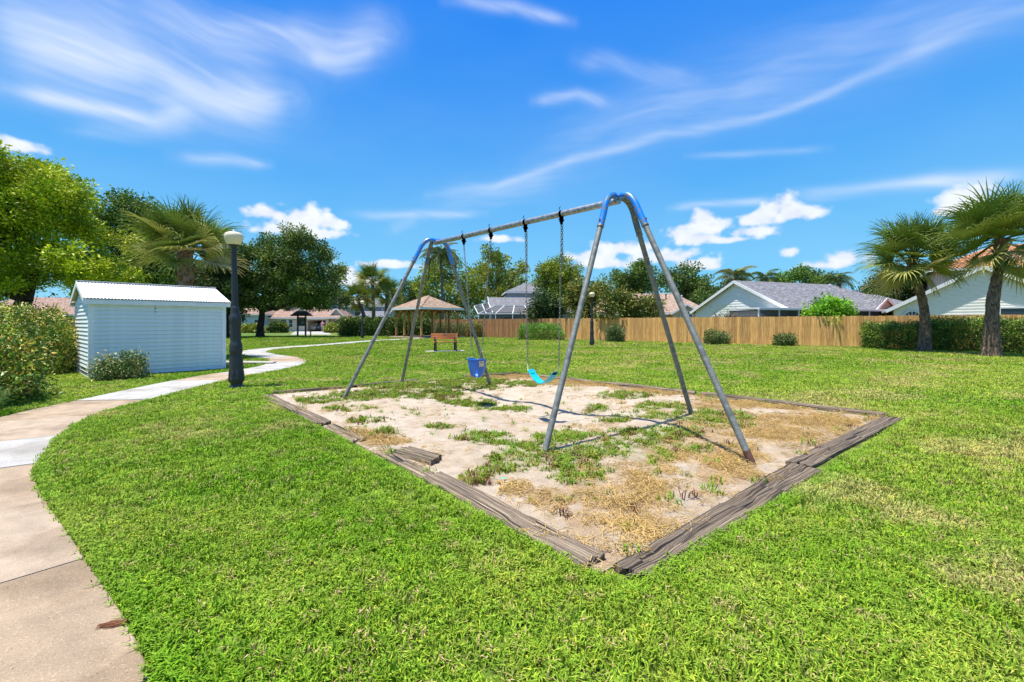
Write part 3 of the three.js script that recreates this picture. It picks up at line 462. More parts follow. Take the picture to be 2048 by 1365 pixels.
{
  const t0 = 0.965, t1 = 1.715, A = barNear.clone().addScaledVector(barDir, t0), B = barNear.clone().addScaledVector(barDir, t1), C = A.clone().lerp(B, 0.5);
  const s = thing('belt_swing', 'bright blue curved belt swing hanging on two steel chains', 'swing', new THREE.Vector3(C.x, 0.49, C.z)), L = (v) => v.clone().sub(s.position);
  hanger(s, L, A); hanger(s, L, B);
  const inA = A.clone().addScaledVector(barDir, 0.05), inB = B.clone().addScaledVector(barDir, -0.05); inA.y = 0.76; inB.y = 0.76;
  const topA = A.clone(), topB = B.clone(); topA.y = topB.y = 2.85;
  part(s, 'chain', chainGeo(L(topA), L(inA)), chainM); part(s, 'chain', chainGeo(L(topB), L(inB)), chainM);
  for (const [p, k] of [[topA, 0.02], [topB, 0.03]]) { const a = p.clone().addScaledVector(side, k), b = a.clone(); b.y -= 0.52; part(s, 'spare_chain', chainGeo(L(a), L(b)), chainM); }
  // belt: a strip sagging between the two ends, 12 cm deep
  const half = 0.27, nu = 24, w = 0.075, th = 0.006, pos = [], idx = [];
  for (let i = 0; i <= nu; i++) { const u = i / nu * 2 - 1, y = 0.185 * Math.pow(Math.abs(u), 1.7), x = u * half * (1 - 0.06 * u * u), ww = w * (1 - 0.12 * Math.pow(Math.abs(u), 4)); for (const [yy, ss] of [[th, -1], [th, 1], [-th, 1], [-th, -1]]) pos.push(side.x * ww * ss + barDir.x * -x, y + yy, side.z * ww * ss + barDir.z * -x); }
  for (let i = 0; i < nu; i++) for (let j = 0; j < 4; j++) { const a = i * 4 + j, b = i * 4 + (j + 1) % 4; idx.push(a, b, a + 4, b, b + 4, a + 4); }
  idx.push(0, 2, 1, 0, 3, 2, nu * 4, nu * 4 + 1, nu * 4 + 2, nu * 4, nu * 4 + 2, nu * 4 + 3);
  const g = new THREE.BufferGeometry(); g.setAttribute('position', new THREE.Float32BufferAttribute(pos, 3)); g.setIndex(idx); const ng = g.toNonIndexed(); ng.computeVertexNormals();
  const seat = part(s, 'seat', clean(ng), phys(0.005, 0.42, 0.62, { roughness: 0.42, clearcoat: 0.2 }));
  for (const e of [-1, 1]) {
    const off = barDir.clone().multiplyScalar(-e * half * 0.86), base = new THREE.Vector3(off.x, 0.135, off.z);
    part(seat, 'metal_plate', box(0.075, 0.005, 0.09).applyMatrix4(new THREE.Matrix4().makeBasis(barDir.clone().multiplyScalar(-1).setY(e * 0.85).normalize(), barDir.clone().multiplyScalar(e * 0.85).setY(1).normalize(), side).setPosition(base.clone().add(new THREE.Vector3(0, 0.016, 0)))), mat(0.42, 0.42, 0.41, { metalness: 0.6, roughness: 0.5, map: T.galv }));
    const top = L(e < 0 ? inB : inA), end = new THREE.Vector3(-barDir.x * e * half * 0.93, 0.17, -barDir.z * e * half * 0.93), tri = [];
    for (const k of [-1, 1]) tri.push(tube([top, end.clone().addScaledVector(side, k * 0.068)], 0.0042, 6));
    tri.push(tube([end.clone().addScaledVector(side, 0.068), end.clone().addScaledVector(side, -0.068)], 0.0042, 6));
    part(s, 'hanger_triangle', merge(tri), galv);
  }
}
{
  const A = barNear.clone().addScaledVector(barDir, 2.56), B = barNear.clone().addScaledVector(barDir, 3.33), C = A.clone().lerp(B, 0.5);
  const s = thing('bucket_swing', 'deep blue bucket toddler swing with cream label hanging on chains', 'swing', new THREE.Vector3(C.x, 0.44, C.z)), L = (v) => v.clone().sub(s.position);
  hanger(s, L, A); hanger(s, L, B);
  const eA = C.clone().addScaledVector(barDir, -0.155), eB = C.clone().addScaledVector(barDir, 0.155); eA.y = eB.y = 1.02;
  const topA = A.clone(), topB = B.clone(); topA.y = topB.y = 2.85;
  part(s, 'chain', chainGeo(L(topA), L(eA)), chainM); part(s, 'chain', chainGeo(L(topB), L(eB)), chainM);
  // bucket shell: a waisted tub with two leg holes below, front lower than the back
  const nu = 44, nv = 14, pos = [], idx = [], t = 0.007;
  for (const k of [0, 1]) for (let j = 0; j <= nv; j++) for (let i = 0; i < nu; i++) {
    const a = i / nu * 6.2832, v = j / nv, c = Math.cos(a), sn = Math.sin(a), sq = Math.pow(Math.abs(c), 0.7) * Math.sign(c), sq2 = Math.pow(Math.abs(sn), 0.7) * Math.sign(sn);
    const taper = 0.3 + 0.7 * Math.pow(v, 0.36), rx = (0.178 - k * t) * taper, rz = (0.135 - k * t) * taper, rim = 0.315 + 0.02 * sn * -1 + 0.012 * Math.cos(2 * a);
    pos.push(barDir.x * sq * rx + side.x * sq2 * rz, v * rim + k * 0.008 * (1 - v), barDir.z * sq * rx + side.z * sq2 * rz);
  }
  const hole = (i, j) => { const a = (i + 0.5) / nu * 6.2832, v = (j + 0.5) / nv, d = Math.min(...[4.05, 5.35].map((c) => Math.abs(a - c))); return v < 0.42 && d < 0.36 * Math.sqrt(1 - (v / 0.42) ** 2); };
  const R = (nv + 1) * nu;
  for (const k of [0, 1]) for (let j = 0; j < nv; j++) for (let i = 0; i < nu; i++) { if (hole(i, j)) continue; const a = k * R + j * nu + i, b = k * R + j * nu + (i + 1) % nu; idx.push(a, b, a + nu, b, b + nu, a + nu); }
  for (let i = 0; i < nu; i++) { const a = nv * nu + i, b = nv * nu + (i + 1) % nu; idx.push(a, b, a + R, b, b + R, a + R); }
  for (let i = 1; i + 1 < nu; i++) idx.push(0, i, i + 1);
  const g = new THREE.BufferGeometry(); g.setAttribute('position', new THREE.Float32BufferAttribute(pos, 3)); g.setIndex(idx); g.computeVertexNormals();
  const blueM = phys(0.008, 0.13, 0.52, { roughness: 0.4, clearcoat: 0.25, side: THREE.DoubleSide });
  const seat = part(s, 'bucket', clean(g), blueM);
  const rimPts = []; for (let i = 0; i <= nu; i++) { const a = (i % nu) / nu * 6.2832, c = Math.cos(a), sn = Math.sin(a), x = Math.pow(Math.abs(c), 0.7) * Math.sign(c) * 0.176, z = Math.pow(Math.abs(sn), 0.7) * Math.sign(sn) * 0.133; rimPts.push(new THREE.Vector3(barDir.x * x + side.x * z, 0.315 - 0.02 * sn + 0.012 * Math.cos(2 * a), barDir.z * x + side.z * z)); }
  part(seat, 'rim', tube(rimPts, 0.009, 7, false), blueM);
  // label plate on the end wall
  { const n = barDir.clone().multiplyScalar(-1), o = new THREE.Matrix4().makeBasis(side, new THREE.Vector3(0, 1, 0), n).setPosition(n.clone().multiplyScalar(0.172).addScaledVector(side, -0.03).setY(0.25)); const pl = part(seat, 'label_plate', box(0.10, 0.10, 0.008).applyMatrix4(o), mat(0.62, 0.47, 0.27, { map: T.stucco })); part(pl, 'label_print', box(0.06, 0.026, 0.002, 0, -0.012, 0.006).applyMatrix4(o), mat(0.75, 0.7, 0.6)); part(pl, 'label_hole', box(0.012, 0.012, 0.002, -0.03, 0.034, 0.006).applyMatrix4(o), darkSteel); }
  for (const [e, x] of [[eA, -0.16], [eB, 0.16]]) { const tri = []; for (const k of [-1, 1]) tri.push(tube([L(e), new THREE.Vector3(barDir.x * x + side.x * 0.085 * k, 0.31, barDir.z * x + side.z * 0.085 * k)], 0.0038, 6)); part(s, 'hanger_cable', merge(tri), galv); }
}

// ---------------------------------------------------------------- street lamps
const ironM = phys(0.028, 0.032, 0.036, { roughness: 0.42, specularIntensity: 0.8, bumpMap: rep(T.galv, 3), bumpScale: 0.002 });
function lampPost() {
  const o = new THREE.Group();
  const prof = [[0.15, 0], [0.15, 0.035], [0.118, 0.06], [0.112, 0.1], [0.146, 0.15], [0.155, 0.2], [0.142, 0.27], [0.136, 0.36], [0.128, 0.62], [0.112, 0.72], [0.122, 0.77], [0.132, 0.8], [0.122, 0.85], [0.127, 0.9], [0.118, 0.96], [0.1, 1.0], [0.104, 1.06], [0.1, 1.25], [0.108, 1.42], [0.114, 1.5], [0.11, 1.56], [0.084, 1.6], [0.09, 1.64], [0.076, 1.7], [0.082, 1.74], [0.064, 1.77]];
  const ped = new THREE.LatheGeometry(prof.map(([r, y]) => new THREE.Vector2(r, y)), 36), p = ped.attributes.position;
  for (let i = 0; i < p.count; i++) { const x = p.getX(i), y = p.getY(i), z = p.getZ(i), a = Math.atan2(z, x), lobed = (y > 0.22 && y < 0.6) || (y > 1.02 && y < 1.45) ? 0.055 * Math.cos(a * 8) : y > 0.12 && y < 0.24 ? 0.07 * Math.cos(a * 8) : y > 1.45 && y < 1.58 ? 0.05 * Math.cos(a * 8) : 0; p.setXYZ(i, x * (1 + lobed), y, z * (1 + lobed)); }
  ped.computeVertexNormals();
  const pedM = part(o, 'pedestal', clean(ped), ironM);
  const petals = []; for (let k = 0; k < 8; k++) { const a = k / 8 * 6.283; petals.push(clean(new THREE.SphereGeometry(1, 8, 6)).applyMatrix4(M4(Math.cos(a) * 0.128, 0.33, -Math.sin(a) * 0.128, a, 0, 0.12, [0.022, 0.13, 0.04]))); }
  for (let k = 0; k < 8; k++) { const a = k / 8 * 6.283; petals.push(clean(new THREE.SphereGeometry(1, 8, 6)).applyMatrix4(M4(Math.cos(a) * 0.1, 1.45, -Math.sin(a) * 0.1, a, 0, -0.1, [0.02, 0.09, 0.03]))); }
  part(pedM, 'leaf_ornament', merge(petals), ironM);
  const sh = new THREE.CylinderGeometry(0.048, 0.062, 1.16, 48, 1), q = sh.attributes.position;
  for (let i = 0; i < q.count; i++) { const a = Math.atan2(q.getZ(i), q.getX(i)), k = 1 + 0.07 * Math.cos(a * 12); q.setX(i, q.getX(i) * k); q.setZ(i, q.getZ(i) * k); }
  sh.computeVertexNormals(); sh.translate(0, 2.34, 0);
  part(o, 'fluted_shaft', clean(sh), ironM);
  part(o, 'capital', clean(new THREE.LatheGeometry([[0.05, 2.9], [0.062, 2.93], [0.05, 2.96], [0.048, 3.02], [0.06, 3.05], [0.10, 3.075], [0.128, 3.085], [0.125, 3.1], [0.05, 3.102]].map(([r, y]) => new THREE.Vector2(r, y)), 28)), ironM);
  const gl = part(o, 'globe', clean(new THREE.LatheGeometry([[0.11, 3.1], [0.128, 3.12], [0.155, 3.17], [0.176, 3.23], [0.183, 3.28], [0.178, 3.32], [0.16, 3.35], [0.12, 3.372], [0.06, 3.38], [0.001, 3.382]].map(([r, y]) => new THREE.Vector2(r, y)), 36)), phys(0.86, 0.76, 0.52, { roughness: 0.35, clearcoat: 0.4, transmission: 0.25, thickness: 0 }));
  part(gl, 'finial', clean(new THREE.LatheGeometry([[0.05, 3.378], [0.055, 3.386], [0.03, 3.395], [0.014, 3.41], [0.012, 3.43], [0.001, 3.44]].map(([r, y]) => new THREE.Vector2(r, y)), 20)), phys(0.8, 0.76, 0.66, { roughness: 0.3, transmission: 0.4, thickness: 0 }));
  return o;
}
{
  const proto = lampPost();
  const put = (px, py, Z, s, lean, label) => { const o = proto.clone(); o.name = numbered('street_lamp'); const [x, z] = Z ? [(px - CX) / F * Z, Z] : groundAt(px, py); o.position.copy(V(x, 0, z)); o.scale.setScalar(s); o.rotation.z = lean; scene.add(o); tag(o, label, 'street lamp', 'black park lamps'); };
  put(473, 776, 0, 1, 0.02, 'black fluted lamp post with cream globe beside the footpath');
  put(1184, 692, 0, 0.98, 0, 'black globe lamp standing on the lawn before the plank fence');
  put(724.5, 675, 42.5, 1.03, 0, 'distant black globe lamp standing beside the palms and hedge');
}

// ---------------------------------------------------------------- blue shed
{
  const s = thing('garden_shed', 'pale blue clapboard shed with white corrugated metal roof', 'shed', V(shedO[0], 0, shedO[1]), shedTurn);
  // local x along the front wall, -z towards the back
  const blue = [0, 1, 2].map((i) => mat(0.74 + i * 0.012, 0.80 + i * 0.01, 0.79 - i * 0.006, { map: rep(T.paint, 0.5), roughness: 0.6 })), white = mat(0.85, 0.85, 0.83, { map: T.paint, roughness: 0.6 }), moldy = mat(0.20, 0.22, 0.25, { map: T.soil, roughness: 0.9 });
  const Hw = 2.03, Lw = shedL, D = shedW, ridge = 2.5, rise = 0.107, nb = 19;
  part(s, 'wall_core', box(Lw - 0.06, Hw - 0.02, D - 0.06, Lw / 2, Hw / 2, -D / 2), mat(0.3, 0.34, 0.37));
  for (let i = 0; i < nb; i++) {
    const y = 0.03 + i * rise, m = blue[(i * 7) % 3], t = new THREE.Matrix4();
    for (const [len, mtx] of [[Lw, M4(Lw / 2, y, 0)], [Lw, M4(Lw / 2, y, -D, Math.PI)], [D, M4(0, y, -D / 2, -Math.PI / 2)], [D, M4(Lw, y, -D / 2, Math.PI / 2)]]) {
      const g = box(len - 0.02, rise + 0.016, 0.015, 0, rise / 2, 0.012, 0, -0.19).applyMatrix4(mtx);
      part(s, 'siding_board', g, m);
    }
  }
  for (const [g0, z0, dir] of [[0, 0, -1], [Lw, 0, 1]]) {   // gable boards
    for (let i = 0; i < 6; i++) { const y = Hw + i * rise - 0.01, half = (D / 2) * (1 - (i * rise + rise) / (ridge - Hw + 0.1)); if (half < 0.15) continue; part(s, 'gable_board', box(half * 2, rise + 0.012, 0.014, 0, rise / 2, 0.006, 0, -0.11).applyMatrix4(M4(g0 + dir * 0.002, y, -D / 2, dir * Math.PI / 2)), blue[i % 3]); }
    part(s, 'gable_core', extrude([[-D / 2 + 0.04, 0], [D / 2 - 0.04, 0], [0, ridge - Hw - 0.05]], 0.04).applyMatrix4(M4(g0 - dir * 0.02, Hw - 0.03, -D / 2, Math.PI / 2)), blue[0]);
  }
  for (const [x, z] of [[0.0, 0.0], [Lw, 0.0], [0, -D], [Lw, -D]]) part(s, 'corner_trim', box(0.11, Hw, 0.11, x + (x ? -0.03 : 0.03), Hw / 2, z + (z ? 0.03 : -0.025)), white);
  // roof: corrugated sheets either side of the ridge
  const ov = 0.13, oe = 0.12, x0 = -ov, x1 = Lw + ov, slope = (ridge - Hw) / (D / 2);
  const roofM = mat(0.84, 0.84, 0.83, { map: T.paint, roughness: 0.45, metalness: 0.1 });
  for (const sgn of [1, -1]) {
    const n = Math.round((x1 - x0) / 0.0085), pos = [], uv = [], idx = [];
    for (let i = 0; i <= n; i++) { const x = mix(x0, x1, i / n), w = 0.009 * Math.sin(x / 0.068 * 6.2832); for (const k of [0, 1]) { const dz = k * (D / 2 + oe); pos.push(x, ridge + 0.055 - dz * slope + w, -D / 2 + sgn * dz); uv.push(x, k * 2.2); } }
    for (let i = 0; i < n; i++) { const a = i * 2; idx.push(a, a + 1, a + 2, a + 1, a + 3, a + 2); }
    const g = new THREE.BufferGeometry(); g.setAttribute('position', new THREE.Float32BufferAttribute(pos, 3)); g.setAttribute('uv', new THREE.Float32BufferAttribute(uv, 2)); g.setIndex(idx); g.computeVertexNormals();
    part(s, 'roof_sheet', g, roofM);
    const ye = ridge - (D / 2 + 0.09) * slope - 0.03, ze = -D / 2 + sgn * (D / 2 + 0.09);
    part(s, 'fascia', box(x1 - x0 - 0.02, 0.12, 0.025, Lw / 2, ye - 0.02, ze), white);
    part(s, 'soffit', box(x1 - x0 - 0.06, 0.015, 0.09, Lw / 2, ye - 0.05, ze - sgn * 0.06), white);
    for (const xe of [x0 + 0.012, x1 - 0.012]) part(s, 'rake_board', bar(new THREE.Vector3(xe, ridge - 0.01, -D / 2), new THREE.Vector3(xe, ridge - 0.01 - (D / 2 + 0.1) * slope, -D / 2 + sgn * (D / 2 + 0.1)), 0.022, 0.11), white);
  }
  part(s, 'ridge_cap', box(x1 - x0, 0.012, 0.22, Lw / 2, ridge + 0.062, -D / 2), roofM);
  part(s, 'rust_streak', box(0.022, 0.22, 0.002, Lw * 0.44, Hw - 0.22, 0.0235), mat(0.36, 0.33, 0.28, { map: T.soil }));
  // mildewed lower boards on the gable side
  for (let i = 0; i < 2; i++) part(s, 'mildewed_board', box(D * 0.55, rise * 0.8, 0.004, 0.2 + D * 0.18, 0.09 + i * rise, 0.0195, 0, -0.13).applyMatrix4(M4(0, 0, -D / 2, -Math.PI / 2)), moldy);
}

// ---------------------------------------------------------------- plank fence
{
  const o = thing('plank_fence', 'tall stained wooden plank fence closing off the lawn', 'fence', V(fenceA[0], 0, fenceA[1]), Math.atan2(fenceDir[1], fenceDir[0]));
  const pitch = 0.1625, n = Math.floor(fenceDir[2] / pitch), fresh = [], aged = [];
  for (let i = 0; i < 5; i++) { const k = 0.8 + i * 0.1; fresh.push(mat(0.82 * k, 0.48 * k, 0.18 * k, { map: rep(T.fence, 1.7 + i * 0.21, 0.55), bumpMap: rep(T.fence, 2, 0.5), bumpScale: 0.003, roughness: 0.85 })); aged.push(mat(0.44 * k, 0.23 * k, 0.105 * k, { map: rep(T.fence, 1.6 + i * 0.23, 0.5), roughness: 0.9 })); }
  const geos = [0, 1, 2, 3].map((i) => { const g = box(0.156, 1.83, 0.018, 0, 0.915, 0), u = g.attributes.uv; for (let k = 0; k < u.count; k++) u.setXY(k, u.getX(k) + i * 0.29, u.getY(k) + i * 0.43); return g; });
  reseed(88);
  for (let i = 0; i < n; i++) {
    const s = i * pitch + 0.07, x = fenceA[0] + fenceDir[0] * s, old = x + rr(-1.6, 1.6) < 4.6, dz = rr(-0.008, 0.008), dy = rr(-0.015, 0.012);
    const gi = Math.floor(rnd() * 4), mi = Math.floor(rnd() * 5);
    const p = part(o, 'plank', geos[gi], (old ? aged : fresh)[mi]); p.position.set(s, dy, dz);
  }
  for (const y of [0.3, 0.95, 1.6]) part(o, 'rail', box(fenceDir[2], 0.09, 0.04, fenceDir[2] / 2, y, -0.033), aged[1]);
  for (let s = 0; s < fenceDir[2]; s += 2.44) part(o, 'fence_post', box(0.09, 1.8, 0.09, s + 0.05, 0.9, -0.101), aged[2]);
}

// ---------------------------------------------------------------- park bench
{
  const b = thing('park_bench', 'orange slatted park bench on black cast legs', 'bench', V(benchAt[0], 0.036, benchAt[1] + 0.05), 0.33);
  const wood = mat(0.72, 0.24, 0.06, { map: rep(T.grain, 0.8), roughness: 0.6 }), black = phys(0.012, 0.011, 0.011, { roughness: 0.45 });
  const lean = 0.2;
  for (let i = 0; i < 3; i++) part(b, 'back_slat', box(1.34, 0.088, 0.03, 0, 0.61 + i * 0.104, -0.18 - i * 0.02, 0, -lean), wood);
  for (let i = 0; i < 4; i++) part(b, 'seat_slat', box(1.34, 0.032, 0.095, 0, 0.44 - i * 0.002, -0.1 + i * 0.107), wood);
  for (const x of [-0.5, 0.5]) {
    const f = part(b, 'leg_frame', merge([bar(new THREE.Vector3(x, 0, -0.17), new THREE.Vector3(x, 0.44, -0.12), 0.06, 0.11, new THREE.Vector3(0, 0, 1)), bar(new THREE.Vector3(x, 0, 0.26), new THREE.Vector3(x, 0.43, 0.2), 0.06, 0.11, new THREE.Vector3(0, 0, 1)), box(0.055, 0.06, 0.46, x, 0.395, 0.05), box(0.055, 0.05, 0.3, x, 0.2, 0.04), bar(new THREE.Vector3(x, 0.42, -0.15), new THREE.Vector3(x, 0.88, -0.25), 0.05, 0.045, new THREE.Vector3(0, 0, 1))]), black);
    part(f, 'arm', tube(curve([new THREE.Vector3(x, 0.62, -0.18), new THREE.Vector3(x, 0.66, -0.05), new THREE.Vector3(x, 0.64, 0.12), new THREE.Vector3(x, 0.56, 0.22), new THREE.Vector3(x, 0.43, 0.21)], 14), 0.026, 8), black);
  }
  part(b, 'plaque', box(0.11, 0.05, 0.004, 0, 0.838, -0.196, 0, -lean), mat(0.2, 0.24, 0.3, { roughness: 0.4 }));
}

// ---------------------------------------------------------------- gazebo
const shingleTan = mat(0.42, 0.29, 0.195, { map: rep(T.shingle, 0.5), bumpMap: rep(T.shingle, 0.5), bumpScale: 0.01, roughness: 0.95 });
{
  const g = thing('gazebo', 'open square wooden gazebo with tan shingled hip roof', 'gazebo', V(gazC[0], 0.12, gazC[1]));
  const wood = [mat(0.58, 0.34, 0.12, { map: rep(T.fence, 1, 0.5), roughness: 0.8 }), mat(0.46, 0.26, 0.10, { map: rep(T.fence, 1.2, 0.5), roughness: 0.8 })], red = mat(0.24, 0.06, 0.03, { roughness: 0.7 }), fas = mat(0.62, 0.70, 0.70, { roughness: 0.6 });
  const Q = (u, v, y) => { const [x, z] = gazAt(u, v); return V(x, y + 0.12 - 0.12, z).sub(V(gazC[0], 0, gazC[1])); };
  const eave = 2.62, S = gazS, ap = 4.0, o = 0.0, c0 = S / 2 - 0.25, c1 = S / 2 + 0.25;
  const E = [Q(0, 0, eave + 0.13), Q(S, 0, eave + 0.13), Q(S, S, eave + 0.13), Q(0, S, eave + 0.13)], A = Q(S / 2, c0, ap), B = Q(S / 2, c1, ap);
  for (const f of [[E[0], E[1], A], [E[1], E[2], B, A], [E[2], E[3], B], [E[3], E[0], A, B]]) part(g, 'roof_slope', slab(f, 0.05), shingleTan);
  for (const [p, q] of [[E[0], A], [E[1], A], [E[2], B], [E[3], B], [A, B]]) part(g, 'hip_cap', bar(p.clone().lerp(q, 0.01).add(new THREE.Vector3(0, 0.02, 0)), q.clone().add(new THREE.Vector3(0, 0.02, 0)), 0.2, 0.025), shingleTan);
  for (let k = 0; k < 4; k++) { const a = E[k].clone(), b = E[(k + 1) % 4].clone(); a.y = b.y = eave + 0.03; part(g, 'fascia', bar(a, b, 0.04, 0.17), fas); }
  const ins = 0.42, S2 = S - ins;
  const posts = []; for (let k = 0; k < 4; k++) { const t = mix(ins, S2, k / 3); posts.push([t, ins], [t, S2]); if (k % 3) posts.push([ins, t], [S2, t]); }
  for (const [u, v] of posts) {
    const p = part(g, 'post', bar(Q(u, v, 0.0), Q(u, v, eave - 0.1), 0.15, 0.15, Q(u + 1, v, 0).sub(Q(u, v, 0)).normalize()), wood[posts.indexOf(posts.find(([a, b]) => a === u && b === v)) % 2]);
    part(p, 'post_boot', bar(Q(u, v, 0), Q(u, v, 0.16), 0.165, 0.165, Q(u + 1, v, 0).sub(Q(u, v, 0)).normalize()), red);
    part(p, 'post_cap', bar(Q(u, v, eave - 0.26), Q(u, v, eave - 0.1), 0.163, 0.163, Q(u + 1, v, 0).sub(Q(u, v, 0)).normalize()), red);
  }
  for (const [a, b] of [[[ins, ins], [S2, ins]], [[S2, ins], [S2, S2]], [[S2, S2], [ins, S2]], [[ins, S2], [ins, ins]]]) {
    part(g, 'beam', bar(Q(a[0], a[1], eave), Q(b[0], b[1], eave), 0.09, 0.22), wood[0]);
    for (const [p, q] of [[a, b], [b, a]]) { const du = Math.sign(q[0] - p[0]), dv = Math.sign(q[1] - p[1]); part(g, 'brace', bar(Q(p[0] + du * 0.02, p[1] + dv * 0.02, eave - 0.95), Q(p[0] + du * 0.82, p[1] + dv * 0.82, eave - 0.1), 0.09, 0.11), wood[0]); }
  }
}
// ---------------------------------------------------------------- foliage: leaf sprays, crowns, hedges
function spray(n, R, leaf, width, seed) {
  reseed(seed); const pos = [];
  for (let i = 0; i < n; i++) {
    const d = new THREE.Vector3(rr(-1, 1), rr(-1, 1), rr(-1, 1)).normalize(), p = d.clone().multiplyScalar(R * Math.cbrt(rnd())), a = d.clone().add(new THREE.Vector3(rr(-0.8, 0.8), rr(-0.5, 0.9), rr(-0.8, 0.8))).normalize(), b = a.clone().cross(new THREE.Vector3(rr(-1, 1), rr(-1, 1), rr(-1, 1))).normalize(), L = leaf * rr(0.65, 1.2), w = width * L / 2, nn = a.clone().cross(b).multiplyScalar(L * 0.12);
    const t = p.clone().addScaledVector(a, L), m = p.clone().addScaledVector(a, L * 0.45), l = m.clone().addScaledVector(b, w).add(nn), r = m.clone().addScaledVector(b, -w).add(nn);
    pos.push(p.x, p.y, p.z, l.x, l.y, l.z, t.x, t.y, t.z, p.x, p.y, p.z, t.x, t.y, t.z, r.x, r.y, r.z);
  }
  const g = new THREE.BufferGeometry(); g.setAttribute('position', new THREE.Float32BufferAttribute(pos, 3)); g.computeVertexNormals(); return clean(g);
}
const SPRAY = { near: spray(26, 0.26, 0.14, 0.55, 11), mid: spray(26, 0.42, 0.22, 0.55, 12), far: spray(24, 0.6, 0.32, 0.6, 13), hedge: spray(14, 0.13, 0.058, 0.55, 14), shrub: spray(14, 0.16, 0.085, 0.5, 15), wood: spray(16, 1.1, 0.6, 0.6, 16) };
const foliage = leafMat(1, 1, 1, { roughness: 0.5, transmission: 0.42, specularIntensity: 0.4 });
const hedgeLeaf = leafMat(1, 1, 1, { roughness: 0.42, transmission: 0.18, specularIntensity: 0.6 });
const barkM = mat(0.15, 0.115, 0.085, { map: rep(T.bark, 1.2), bumpMap: rep(T.bark, 1.2), bumpScale: 0.03, roughness: 1 }), barkDark = mat(0.07, 0.055, 0.045, { map: rep(T.bark, 1), bumpMap: rep(T.bark, 1), bumpScale: 0.03, roughness: 1 });
const LEAF = 1.95;   // leaf tones as a group
const tint = (c, k, y = 0) => new THREE.Color(c[0] * k * (1 + y) * LEAF, c[1] * k * (1 + y * 0.5) * LEAF, c[2] * k * LEAF);
// lobes: [px, py, radius px, depth offset m]; the crown's depth Z is that of its trunk
function tree(o) {
  reseed(o.seed); const base = o.at, Z = base[1], root = thing(o.name ?? 'broadleaf_tree', o.label, 'tree', V(base[0], 0, Z), 0, o.group);
  const lobes = o.lobes.map(([px, py, r, dz = 0]) => { const z = Z + dz; return { c: atDepth(px, py, z).sub(root.position), r: r / F * z }; });
  // lobes on the far side, so that the crown is round
  const cz = lobes.reduce((a, l) => a + l.r, 0) / lobes.length;
  const all = []; lobes.forEach((l, i) => { const spread = (o.deep ?? 1) * cz * 1.1; l.c.z += rr(-0.3, 0.9) * spread; all.push(l); if (i % 2 === 0) { const b = { c: l.c.clone(), r: l.r * rr(0.8, 1) }; b.c.z -= rr(1.0, 2.0) * spread; b.c.x += rr(-0.5, 0.5) * l.r; b.c.y -= rr(0, 0.4) * l.r; all.push(b); } });
  const list = [], sz = SPRAY[o.leaf ?? 'mid'], unit = { near: 0.26, mid: 0.42, far: 0.6, shrub: 0.16, hedge: 0.13, wood: 1.1 }[o.leaf ?? 'mid'];
  for (const l of all) {
    const n = Math.round((o.dense ?? 1) * 8.5 * Math.pow(l.r / unit, 2)) + 8, hue = rr(-0.12, 0.16), bright = rr(0.8, 1.2);
    // the lobe is made of smaller tufts with gaps between them
    const tufts = []; const nt = Math.max(5, Math.round((o.tufts ?? 17) * Math.min(1.6, l.r / (unit * 4)))); for (let k = 0; k < nt; k++) { const d = new THREE.Vector3(rr(-1, 1), rr(-0.75, 1), rr(-1, 1)).normalize(); tufts.push([l.c.clone().addScaledVector(d, l.r * rr(0.62, 0.98)), l.r * rr(0.26, 0.44), rr(0.8, 1.22), rr(-0.1, 0.14)]); }
    for (let i = 0; i < n; i++) {
      let p, tb = 1, th = 0;
      if (i % 5) { const t = pick(tufts), d = new THREE.Vector3(rr(-1, 1), rr(-0.55, 1), rr(-1, 1)).normalize(); tb = t[2]; th = t[3]; p = t[0].clone().add(d.multiplyScalar(t[1] * Math.pow(rnd(), 0.4)).multiply(new THREE.Vector3(1, 0.7, 1))); }
      else p = l.c.clone().add(new THREE.Vector3(rr(-1, 1), rr(-1, 1), rr(-1, 1)).normalize().multiplyScalar(l.r * rr(0.2, 0.75)));
      if (p.y < (o.low ?? 0.3)) continue;
      const odd = rnd(), col = odd < (o.tip ?? 0.15) ? tint(o.tipColor ?? [0.26, 0.30, 0.03], rr(0.7, 1.1) * tb) : tint(o.color, rr(0.65, 1.3) * bright * tb, hue + th + rr(-0.1, 0.1));
      list.push([M4(p.x, p.y, p.z, rnd() * 6.28, rr(-0.7, 0.7), rr(-0.7, 0.7), rr(0.55, 1.45)), col]);
    }
  }
  const bm = o.dark ? barkDark : barkM, tr = o.trunk ?? 0.25, fork = o.fork ?? Math.max(1, lobes.reduce((a, l) => Math.min(a, l.c.y), 99) * 0.8), lean = o.lean ?? 0;
  const tp = curve([new THREE.Vector3(0, -0.1, 0), new THREE.Vector3(lean * 0.2, fork * 0.35, 0.05), new THREE.Vector3(lean * 0.6, fork * 0.7, -0.05), new THREE.Vector3(lean, fork, 0)], 10);
  part(root, 'trunk', tube(tp, tp.map((_, i) => tr * (i === 0 ? 1.5 : i === 1 ? 1.15 : 1 - 0.03 * i)), 12), bm);
  all.slice().sort((a, b) => b.r - a.r).slice(0, o.limbs ?? 7).forEach((l) => { const a = new THREE.Vector3(lean, fork - 0.05, 0), e = l.c.clone(), m = a.clone().lerp(e, 0.45).add(new THREE.Vector3(rr(-0.3, 0.3), rr(-0.2, 0.3), rr(-0.3, 0.3))), q = curve([a, m, e], 9); part(root, 'limb', tube(q, q.map((_, i) => tr * mix(0.62, 0.12, i / 9)), 8), bm); });
  instanced(root, 'crown', sz, foliage, list);
  return root;
}
